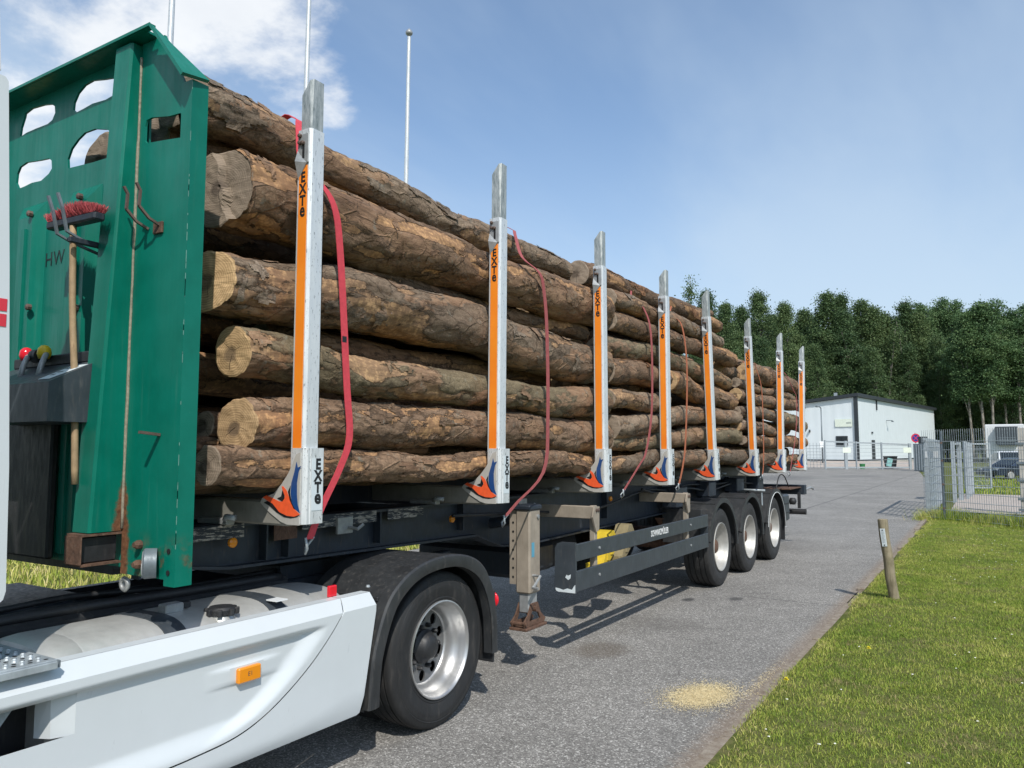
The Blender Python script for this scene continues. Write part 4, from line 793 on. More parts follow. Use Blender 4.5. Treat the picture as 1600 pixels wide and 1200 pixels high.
# ------------------------------------------------------------------ tractor unit
TK=thing('truck_tractor',(-1.27,1.5,0),'white road tractor at the front of the timber trailer, only its rear part in view','truck')
def tractor():
    # cab: rounded shell, side air deflector at its rear edge
    sec=[(-2.50,-.80),(-2.42,-.88),(-.12,-.88),(-.04,-.80),(-.04,.86),(-.10,.92),(-2.44,.92),(-2.50,.86)]
    vs=[];fs=[];lv=[(.95,0),(3.05,0),(3.30,.05),(3.42,.16),(3.46,.34)]
    for z,ins in lv: vs+=[(-1.27+(x+1.27)*(1-ins/1.25),.02+(y-.02)*(1-ins*.6),z) for x,y in sec]
    n=len(sec)
    for i in range(len(lv)-1): fs+=[(i*n+k,i*n+(k+1)%n,(i+1)*n+(k+1)%n,(i+1)*n+k) for k in range(n)]
    fs+=[tuple(range(n))[::-1],tuple((len(lv)-1)*n+k for k in range(n))]
    cab=obj('cab',MB().add(vs,fs),M['white'],TK,30)
    obj('door',MB().box(-.039,-.028,-.62,.42,1.05,2.95,.004),M['white'],cab); obj('side_window',MB().box(-.029,-.020,-.55,.30,2.02,2.85,.003),M['glass'],cab); obj('door_handle',MB().box(-.028,.0,.20,.36,1.80,1.85,.008),M['black'],cab)
    obj('entry_steps',MB().box(-.5,-.05,-.55,.35,.40,.95,.02),M['black'],cab)
    pf=[(.88,3.235),(1.372,3.235),(1.385,3.22),(1.425,2.5),(1.462,1.75),(1.474,1.30),(1.466,1.27),(1.445,1.252),(1.42,1.248),(.88,1.248)]
    side=MB().prism(pf,'x',-.055,-.030); fl=[(-.055,1.372,3.235),(-.055,1.425,2.5),(-.055,1.474,1.30)]
    dfl=obj('side_deflector',side,M['white'],cab,30)
    up=[(.88,3.262),(1.366,3.262),(1.345,3.55),(1.30,3.80),(.88,3.86)]
    obj('roof_deflector',MB().prism(up,'x',-.075,-.050),M['white'],cab)
    for z0,z1 in ((2.338,2.385),(2.280,2.327)): obj('red_band',MB().box(-.0295,-.0275,.9,1.4225,z0,z1),M['red'],cab)
    # chassis
    for x in (-.85,-1.72): obj('chassis_rail',MB().box(x-.04,x+.04,-.8,5.3,.72,.98,.008),M['frame'],TK)
    for y in (1.1,2.0,2.9,3.9,5.1): obj('chassis_crossmember',MB().box(-1.68,-.89,y-.06,y+.06,.76,.95),M['frame'],TK)
    obj('catwalk',MB().box(-2.05,-.72,1.2,2.5,.985,1.005,.003),M['black'],TK)
    obj('battery_cover',MB().box(-.84,-.70,1.55,3.45,.80,1.03,.02),M['black'],TK)
    obj('cable_duct',MB().tube(catmull([(-.78,1.3,1.02),(-.75,1.9,1.05),(-.72,2.6,1.045),(-.74,3.4,1.03)],24),.028,8),M['black'],TK,True)
    obj('brake_line',MB().tube(catmull([(-1.0,1.3,1.12),(-.95,1.75,1.06),(-.9,2.2,1.08),(-.85,2.8,1.05),(-.9,3.5,1.04)],24),.016,7),M['black'],TK,True)
    obj('brake_line',MB().tube(catmull([(-1.1,1.2,1.25),(-1.15,1.6,1.05),(-1.0,2.1,1.03),(-1.05,2.7,1.04)],24),.018,7),M['frame'],TK,True)
    obj('coupling_hose',MB().tube(catmull([(-1.6,1.05,1.9),(-1.55,1.4,1.25),(-1.45,1.7,1.18),(-1.3,2.0,2.0)],24),.016,7),M['black'],TK,True)
    fw=MB().lathe([(-.03,.0),(-.03,.44),(0,.47),(.03,.46),(.035,0)],(-1.28,3.75,1.10),28,'z'); obj('fifth_wheel',fw,M['black'],TK,30)
    obj('fifth_wheel_base',MB().box(-1.72,-.85,3.5,4.0,.98,1.07),M['frame'],TK)
    # wheels
    w=make_wheel(TK,(-.075,4.20,.503),.505,.305,.312,.155,M['rubber'],M['alu'],M['black'],1,.112,.085)
    obj('inner_tyre',tyre_mb((-.41,4.20,.503),.505,.305,.312,1,48),M['rubber'],TK,40)
    make_wheel(TK,(-2.47,4.20,.503),.505,.305,.312,.185,M['rubber'],M['alu'],M['black'],-1,.135,.095)
    make_wheel(TK,(-.09,.02,.503),.505,.305,.312,.05,M['rubber'],M['alu'],M['black'],1,.12,.06); make_wheel(TK,(-2.45,.02,.503),.505,.305,.312,.05,M['rubber'],M['alu'],M['black'],-1,.12,.06)
    obj('drive_axle',MB().tube([(-.4,4.2,.503),(-2.1,4.2,.503)],.11,14),M['frame'],TK,True)
    # drive wheel mudguard
    O=[(3.425,.33),(3.45,.60),(3.56,.885),(3.70,1.02),(3.88,1.095),(4.10,1.125),(4.32,1.115),(4.50,1.065),(4.62,.985),(4.70,.87),(4.75,.74),(4.775,.60),(4.785,.372)]
    I=[(3.515,.33),(3.535,.58),(3.635,.83),(3.75,.945),(3.90,1.015),(4.10,1.045),(4.30,1.035),(4.45,.985),(4.56,.91),(4.63,.81),(4.675,.70),(4.70,.58),(4.71,.372)]
    Os=[tuple(p) for p in catmull(O,49)]; Is=[tuple(p) for p in catmull(I,49)]
    for mir in (0,1):
        q=(lambda x:-2.55-x) if mir else (lambda x:x)
        mg=obj('mudguard',MB().prism(Os+Is[::-1],'x',q(-.012),q(-.075)),M['fender'],TK,35)
        Ob=[(4.1+(y-4.1)*.985,z-.008) for y,z in Os]; Ib=[(4.1+(y-4.1)*.945,z-.03) for y,z in Os]
        obj('mudguard_shell',MB().prism(Ob+Ib[::-1],'x',q(-.076),q(-.66)),M['fender'],mg,35)
        # outer bevelled band
        mb=MB(); n=len(Os); mid=[((a[0]*.45+b[0]*.55),(a[1]*.45+b[1]*.55)) for a,b in zip(Os,Is)]
        vs=[(q(-.011),*p) for p in Os]+[(q(.0),*[(a*.75+b*.25) for a,b in zip(p,m_)]) for p,m_ in zip(Os,mid)]+[(q(.004),*p) for p in mid]+[(q(-.004),*p) for p in Is]
        mb.add(vs,[(r*n+k,r*n+k+1,(r+1)*n+k+1,(r+1)*n+k) for r in range(3) for k in range(n-1)]); obj('mudguard_band',mb,M['fender'],mg,25)
        for k in (9,36):
            p=Os[k]; obj('shell_rib',MB().box(min(q(-.09),q(-.65)),max(q(-.09),q(-.65)),p[0]-.01,p[0]+.01,p[1]-.02,p[1]+.005,.003),M['fender'],mg)
        obj('mudflap',MB().box(min(q(-.02),q(-.65)),max(q(-.02),q(-.65)),4.745,4.765,.30,.60,.004),M['black'],mg)
        obj('tail_lamp',MB().lathe([(0,.0),(0,.055),(.012,.06),(.022,.052),(.026,0)],(q(-.10),4.84,.72),16,'y'),M['redlamp'],TK,True)
    obj('lamp_bar',MB().box(-2.4,-.06,4.80,4.84,.60,.80,.01),M['black'],TK)
    obj('bolt_cap',MB().lathe([(0,.014),(.012,.010),(.012,0)],(-.17,3.585,.99),10,'z'),M['galv'],TK)
    # side skirt
    _s=catmull([(.2,.44),(1.2,.442),(2.05,.445),(2.30,.452),(2.50,.470),(2.66,.517),(2.82,.598),(2.98,.706),(3.12,.83),(3.21,.932),(3.254,.987)],120); SY=_s[:,0]; SZ=_s[:,1]
    def zseam(y): 
        return float(np.interp(y,SY,SZ))
    def inset(y,z):
        top=.885; d=0
        yr=np.interp(z,[.44,.47,.50,.54,.60,.65,.70,.76,.83,.90],[2.30,2.42,2.53,2.65,2.765,2.845,2.915,2.99,3.065,3.135])
        a=np.clip((yr-y)/.16,0,1); b=np.clip((top-z)/.035,0,1); c=np.clip((z-.455)/.10,0,1)
        sm=lambda t:t*t*(3-2*t)
        d=.040*sm(a)*sm(b)*sm(c)
        r=np.clip((z-.922)/.063,0,1); d+= .072*r
        # raised marker housing
        m=np.clip(1-abs(y-2.58)/.24,0,1)**.7
        if .700<z<.792 and m>0: d-=.012*m*m*(3-2*m)*(1 if .706<z<.786 else .4)
        return d
    Y_=np.concatenate([np.linspace(.22,1.76,40),np.linspace(1.78,3.25,170)]); 
    mb=MB(); rows=[]
    Zt=np.array([.985,.965,.945,.922,.912,.903,.893,.885,.877,.872,.866,.8595,.85,.83,.81,.798,.790,.784,.77,.75,.73,.712,.703,.697,.6995-.01]+list(np.arange(.68,.455,-.008)))
    Zt=np.sort(Zt)[::-1]; nz=len(Zt)+1; V=[]; 
    for y in Y_:
        zs=zseam(y)+.003
        for z in list(Zt)+[None]:
            zz=zs if z is None else max(z,zs); V.append((-inset(y,zz),y,zz))
    F_=[]
    for i in range(len(Y_)-1):
        for k in range(nz-1):
            zc=(V[i*nz+k][2]+V[i*nz+k+1][2])/2
            if V[i*nz+k][2]-V[i*nz+k+1][2]<1e-5 and V[(i+1)*nz+k][2]-V[(i+1)*nz+k+1][2]<1e-5: continue
            if .9<Y_[i] and Y_[i+1]<1.765 and .70<zc<.860: continue
            F_.append((i*nz+k,(i+1)*nz+k,(i+1)*nz+k+1,i*nz+k+1))
    mb.add(V,F_); sk=obj('side_skirt',mb,M['white'],TK,42)
    pocket=MB(); pocket.box(-.30,-.29,.85,1.85,.60,.95); pocket.box(-.29,-.05,.85,1.85,.60,.62); pocket.box(-.29,-.05,.85,1.85,.93,.95); obj('step_recess',pocket,M['black'],sk)
    obj('recess_liner',MB().add([(-.040,1.762,.862),(-.075,1.68,.862),(-.14,1.655,.862),(-.14,1.655,.698),(-.075,1.685,.698),(-.040,1.762,.698)],[(0,1,4,5),(1,2,3,4)]),M['white'],sk)
    obj('recess_strut',MB().add([(-.12,1.40,.70),(-.12,1.46,.70),(-.16,1.64,.90),(-.16,1.58,.90)],[(0,1,2,3)]),M['galv'],sk)
    # rear and lower skirt panel beyond the seam
    mb=MB(); V=[];cols=[]
    Yb=np.concatenate([np.linspace(.22,2.0,12),np.linspace(2.05,3.25,60),np.linspace(3.252,3.49,14)])
    for y in Yb:
        zt=(zseam(y)-.004) if y<=3.25 else .985; zb=.330+.004*math.sin(y) if y<3.36 else .330+(y-3.36)/.13*.652
        zb=min(zb,zt-.002)
        for k in range(13):
            zm=min(max(zb,.922),zt-.002); z=zt+(zm-zt)*k/4 if k<=4 else zm+(zb-zm)*(k-4)/8; r=np.clip((z-.922)/.063,0,1); lo=np.clip((.40-z)/.07,0,1); V.append((-.072*r-.022*lo*lo,y,z))
    mb.add(V,[(i*13+k,(i+1)*13+k,(i+1)*13+k+1,i*13+k+1) for i in range(len(Yb)-1) for k in range(12)]); obj('rear_skirt',mb,M['white'],sk,42)
    # top flange folded inwards
    obj('top_flange',MB().add([(-.072,.22,.986),(-.072,3.249,.986),(-.125,3.235,.990),(-.125,.22,.990),(-.125,.22,.93),(-.125,3.235,.93)],[(0,1,2,3),(3,2,5,4)]),M['white'],sk)
    obj('top_flange',MB().add([(-.072,3.255,.986),(-.072,3.486,.986),(-.12,3.47,.990),(-.125,3.241,.990)],[(0,1,2,3)]),M['white'],sk)
    mk=obj('marker_lamp',MB().box(-.035,-.008,2.518,2.652,.704,.776,.006),M['amber'],sk); text_obj('lamp_marking','E1',.03,M['bolt'],mk,(-.0077,2.585,.742),(0,1,0),(0,0,1),.0003)
    obj('reflector_tab',MB().box(-.155,-.130,3.225,3.285,.985,1.05,.005),M['redlamp'],sk)
    # fuel tank
    def ring(y,k):
        o=[]
        for i in range(40):
            a=2*math.pi*i/40; c,s=math.cos(a),math.sin(a); e=.62; o.append((-.44+.325*k*math.copysign(abs(c)**e,c),y,.70+.325*k*math.copysign(abs(s)**e,s)))
        return o
    def loft(rs): 
        mb=MB(); vs=[p for r in rs for p in r]; n=40; mb.add(vs,[(i*n+k,i*n+(k+1)%n,(i+1)*n+(k+1)%n,(i+1)*n+k) for i in range(len(rs)-1) for k in range(n)]+[tuple(range(n))[::-1],tuple((len(rs)-1)*n+k for k in range(n))]); return mb
    tk=obj('fuel_tank',loft([ring(1.70,.90),ring(1.715,.955),ring(1.75,.985),ring(1.80,1),ring(1.86,1),ring(1.866,.994),ring(1.874,1),ring(3.30,1),ring(3.36,.985),ring(3.39,.95),ring(3.40,.90)]),M['tank'],TK,30)
    for y in (2.24,2.85): obj('tank_strap',loft([ring(y,1.001),ring(y,1.014),ring(y+.11,1.014),ring(y+.11,1.001)]),M['guard'],tk,30)
    obj('strap_label',MB().box(-.24,-.16,2.868,2.945,1.018,1.024),M['whiteclean'],tk)
    cp=MB().lathe([(0,.050),(.014,.052),(.016,.066),(.040,.070),(.052,.060),(.056,.02),(.056,0)],(-.235,2.585,.985),28,'z')
    for k in range(8):
        a=k*math.pi/4; cp.box(-.012,.012,-.012,.012,.014,.046,.003,M_=Matrix.Translation((-.235+.072*math.cos(a),2.585+.072*math.sin(a),.985))@Matrix.Rotation(a,4,'Z'))
    obj('filler_cap',cp,M['black'],tk,30); obj('filler_neck',MB().lathe([(-.03,.075),(.0,.060),(.006,.056)],(-.235,2.585,.992),24,'z'),M['tank'],tk,30)
    obj('sender_box',MB().box(-.43,-.36,2.36,2.46,1.02,1.065,.006),M['steelgrey'],tk); obj('sender_plug',MB().box(-.40,-.375,2.465,2.51,1.03,1.06,.005),M['black'],tk)
    # perforated step plate
    gt=obj('step_plate',MB().box(-.72,.0,1.25,1.66,1.005,1.018,.002),M['galv'],TK); bm=MB(); dm=MB()
    for i in range(24):
        for j in range(13):
            x=-.70+i*.029; y=1.27+j*.029+(.0145 if i%2 else 0)
            if j in (6,): continue
            if (i+j)%2==0: bm.lathe([(0,.011),(.007,.007),(.008,0)],(x,y,1.0185),7,'z')
            else: dm.lathe([(0,.009),(.0005,.009),(.0005,0)],(x,y,1.0185),7,'z')
    o=obj('raised_grips',bm,M['galv'],gt,kind='stuff'); o=obj('perforations',dm,M['hole'],gt,kind='stuff')
    obj('plate_edge',MB().box(.001,.012,1.25,1.655,.985,1.012,.002),M['galv'],gt); obj('plate_edge',MB().box(-.72,.0,1.661,1.672,.985,1.012,.002),M['galvdark'],gt)
tractor()
# broom hanging on the headboard hooks
def broom():
    t=thing('broom',(-.62,1.97,1.7),'upturned broom with pink bristles and wooden handle hung on the green headboard','broom')
    obj('handle',MB().tube(catmull([(-.64,1.975,2.90),(-.62,1.98,2.5),(-.575,1.985,2.1),(-.545,1.99,1.66)],14),.0155,10),M['broomwood'],t,True)
    c=Vector((-.645,1.985,2.925)); ax=Vector((1,.0,-.03)).normalized(); R_=Matrix((ax,Vector((-ax.y,ax.x,0)).normalized(),ax.cross(Vector((-ax.y,ax.x,0)).normalized()))).transposed().to_4x4()
    T=Matrix.Translation(c)@R_
    obj('head',MB().box(-.215,.215,-.028,.028,-.020,.020,.008,M_=T),M['frame'],t)
    br=MB(); r=random.Random(4)
    for i in range(3600):
        u=r.uniform(-.212,.212); v=r.uniform(-.027,.027); l=.038+.022*r.random()+.014*math.sin(u*15+1.2)
        d=Vector((r.gauss(u*.7,.30),r.gauss(v*9,.32),1)).normalized(); p=Vector((u,v,.018)); s=Vector((r.uniform(-1,1),r.uniform(-1,1),0)).normalized()*.0017
        a=[T@(p-s),T@(p+s),T@(p+d*l+s*.6),T@(p+d*l-s*.6)]; br.add(a,[(0,1,2,3)])
    obj('bristles',br,M['bristle'],t,fix=False,kind='stuff')
broom()
# ------------------------------------------------------------------ logs
def make_log(label,pts,seg,step,bk,en,seed,x=None,group=None,ends=(1,0),bias=None,tilt=(0,0),lump=.16,split=0,flakes=0):
    P=np.array([(p[0],p[1],p[2]) for p in pts],float)
    X0=(-.115-P[:,2]) if x is None else (np.array([x]*len(P)) if np.isscalar(x) else np.array(x))
    Q=np.stack([X0,P[:,0],P[:,1],P[:,2]],1); L_=P[-1,0]-P[0,0]; n=max(6,int(L_/step)); C_=catmull(Q,n)
    th=np.linspace(0,2*np.pi,seg,endpoint=False); al=C_[:,1]
    cx=C_[:,3][:,None]*np.cos(th)[None]; cz=C_[:,3][:,None]*np.sin(th)[None]; lc=np.stack([cx,np.repeat(al[:,None],seg,1),cz],2).reshape(-1,3)
    o3=np.array([seed*3.7,seed*1.3,seed*2.9]); r0=np.repeat(C_[:,3],seg)
    d=(fbm(lc*[4.5,1.5,4.5]+o3,3,seed)-.5)*2*lump*r0
    if step<.1: d+=(fbm(lc*[16,9,16]+o3,3,seed+5)-.5)*.022+(fbm(lc*[38,22,38]+o3,2,seed+8)-.5)*.009
    pf=fbm(lc*[7,2.0,7]+o3,3,seed+11); pf=.5+(pf-.5)*1.35
    b=bias if bias is not None else .62
    t=np.clip((pf-b+.03)/.06,0,1); d-=.0075*t*t*(3-2*t)
    rr=r0+d; k=rr/r0; ring=np.repeat(np.arange(n),seg)
    wob=.012*np.sin(al*2.3+seed)+.008*np.sin(al*5.1+seed*2)
    V=np.stack([np.repeat(C_[:,0],seg)+lc[:,0]*k,np.repeat(al,seg),np.repeat(C_[:,2]+wob,seg)+lc[:,2]*k],1)
    f0=np.clip(1-(V[:,1]-al[0])/.3,0,1); V[:,1]+=f0*(tilt[0]*lc[:,0]+tilt[1]*lc[:,2])
    def sp(a): u=a[:,0]*.95+a[:,2]*.25+.012*np.sin(a[:,2]*40)-.015; return split*np.clip(u/.010,0,1)
    if split: V[:,1]+=sp(lc)*np.clip(1-(V[:,1]-al[0])/.06,0,1)
    org=Vector((float(C_[n//2,0]),float(al[n//2]),float(C_[n//2,2]-C_[n//2,3])))
    i=np.arange(n-1)[:,None]*seg; kk=np.arange(seg)[None]; k2=(kk+1)%seg
    F_=np.stack([i+kk,i+k2,i+seg+k2,i+seg+kk],2).reshape(-1,4)
    me=bpy.data.meshes.new('log'); me.vertices.add(len(V)); me.vertices.foreach_set('co',(V-np.array(org)).ravel())
    me.loops.add(F_.size); me.loops.foreach_set('vertex_index',F_.ravel()); me.polygons.add(len(F_)); me.polygons.foreach_set('loop_start',np.arange(len(F_))*4)
    me.polygons.foreach_set('use_smooth',np.ones(len(F_),bool))
    a=me.attributes.new('lc','FLOAT_VECTOR','POINT'); a.data.foreach_set('vector',lc.ravel()); a=me.attributes.new('peel','FLOAT','POINT'); a.data.foreach_set('value',pf)
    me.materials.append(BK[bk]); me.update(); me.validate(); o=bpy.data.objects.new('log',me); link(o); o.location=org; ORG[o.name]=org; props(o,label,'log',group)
    if flakes:
        rg=np.random.default_rng(seed+77); G=V.reshape(n,seg,3); ctr=np.stack([C_[:,0],al,C_[:,2]+wob],1); fv=[];ff=[];fl=[]
        LC=lc.reshape(n,seg,3)
        for q in range(flakes):
            di=int(rg.integers(6,22)); dk=int(rg.integers(6,16)); i0=int(rg.integers(1,max(2,n-di-1))); k0=int(rg.integers(0,seg)); s1=rg.random()*50
            ii=np.arange(di+1)[:,None]; kk_=np.arange(dk+1)[None]; P_=G[i0+ii,(k0+kk_)%seg]; Rd=P_-ctr[i0+ii]; Rd[...,1]=0; Rd/=np.linalg.norm(Rd,axis=2,keepdims=True)
            a=(ii/di*2-1)+0*kk_; b_=(kk_/dk*2-1)+0*ii; rad=np.sqrt(a**2+b_**2); nz=vnoise(np.stack([(a*2.2+s1).ravel(),(b_*2.2).ravel(),0*a.ravel()],1),seed).reshape(a.shape)
            curl=rg.uniform(.004,.016)*np.clip(rad-.25,0,1)**2*np.clip(b_*rg.choice((-1,1))+.5,0,1.3); P_=P_+Rd*(.0045+curl)[...,None]
            keep=(rad+.9*(nz-.5))<.92; idx=len(fv); m=(dk+1); fv+=list(map(tuple,(P_-np.array(org)).reshape(-1,3))); fl.append(LC[i0+ii,(k0+kk_)%seg].reshape(-1,3)+np.array([.3*q,0,.2*q]))
            for x_ in range(di):
                for y_ in range(dk):
                    if keep[x_,y_] and keep[x_+1,y_] and keep[x_,y_+1] and keep[x_+1,y_+1]: ff.append((idx+x_*m+y_,idx+x_*m+y_+1,idx+(x_+1)*m+y_+1,idx+(x_+1)*m+y_))
        mf=bpy.data.meshes.new('loose_bark'); mf.from_pydata(fv,[],ff); mf.polygons.foreach_set('use_smooth',[True]*len(ff)); a_=mf.attributes.new('lc','FLOAT_VECTOR','POINT'); a_.data.foreach_set('vector',np.concatenate(fl).ravel()); a_=mf.attributes.new('peel','FLOAT','POINT'); a_.data.foreach_set('value',np.full(len(fv),.30)); mf.materials.append(BK[bk]); mf.update()
        fo=bpy.data.objects.new('loose_bark',mf); link(fo,o); fo['kind']='stuff'
    for e in (0,1):
        if not ends[e]: continue
        b0=0 if e==0 else (n-1)*seg; edge=V[b0:b0+seg]; c=edge.mean(0); fr=(.0,.06,.12,.2,.3,.4,.5,.6,.7,.8,.9,.96,1.0) if split and e==0 else (.0,.25,.5,.75,.93,1.0); vs=[];la=[]
        for q in fr[1:]:
            pp=c+(edge-c)*q; la0=(edge-c)*q
            if split and e==0: pp[:,1]=al[0]+tilt[0]*la0[:,0]+tilt[1]*la0[:,2]+sp(la0)
            jit=(vnoise(pp*[30,30,30],seed+e)-.5)*.008*(q<1); pp[:,1]+=jit-(.004 if q<1 else 0)*(1 if e==0 else -1); vs.append(pp); la.append((edge-c)*q)
        vs=np.concatenate([c[None],*vs]); la=np.concatenate([np.zeros((1,3)),*la]); m=len(fr)-1
        fs=[(0,1+(k+1)%seg,1+k) for k in range(seg)]+[(1+r*seg+k,1+r*seg+(k+1)%seg,1+(r+1)*seg+(k+1)%seg,1+(r+1)*seg+k) for r in range(m-1) for k in range(seg)]
        mb=MB().add(vs,fs); co=obj('cut_end',mb,EN[en],o); at=co.data.attributes.new('lc','FLOAT_VECTOR','POINT'); at.data.foreach_set('vector',la.ravel())
    return o
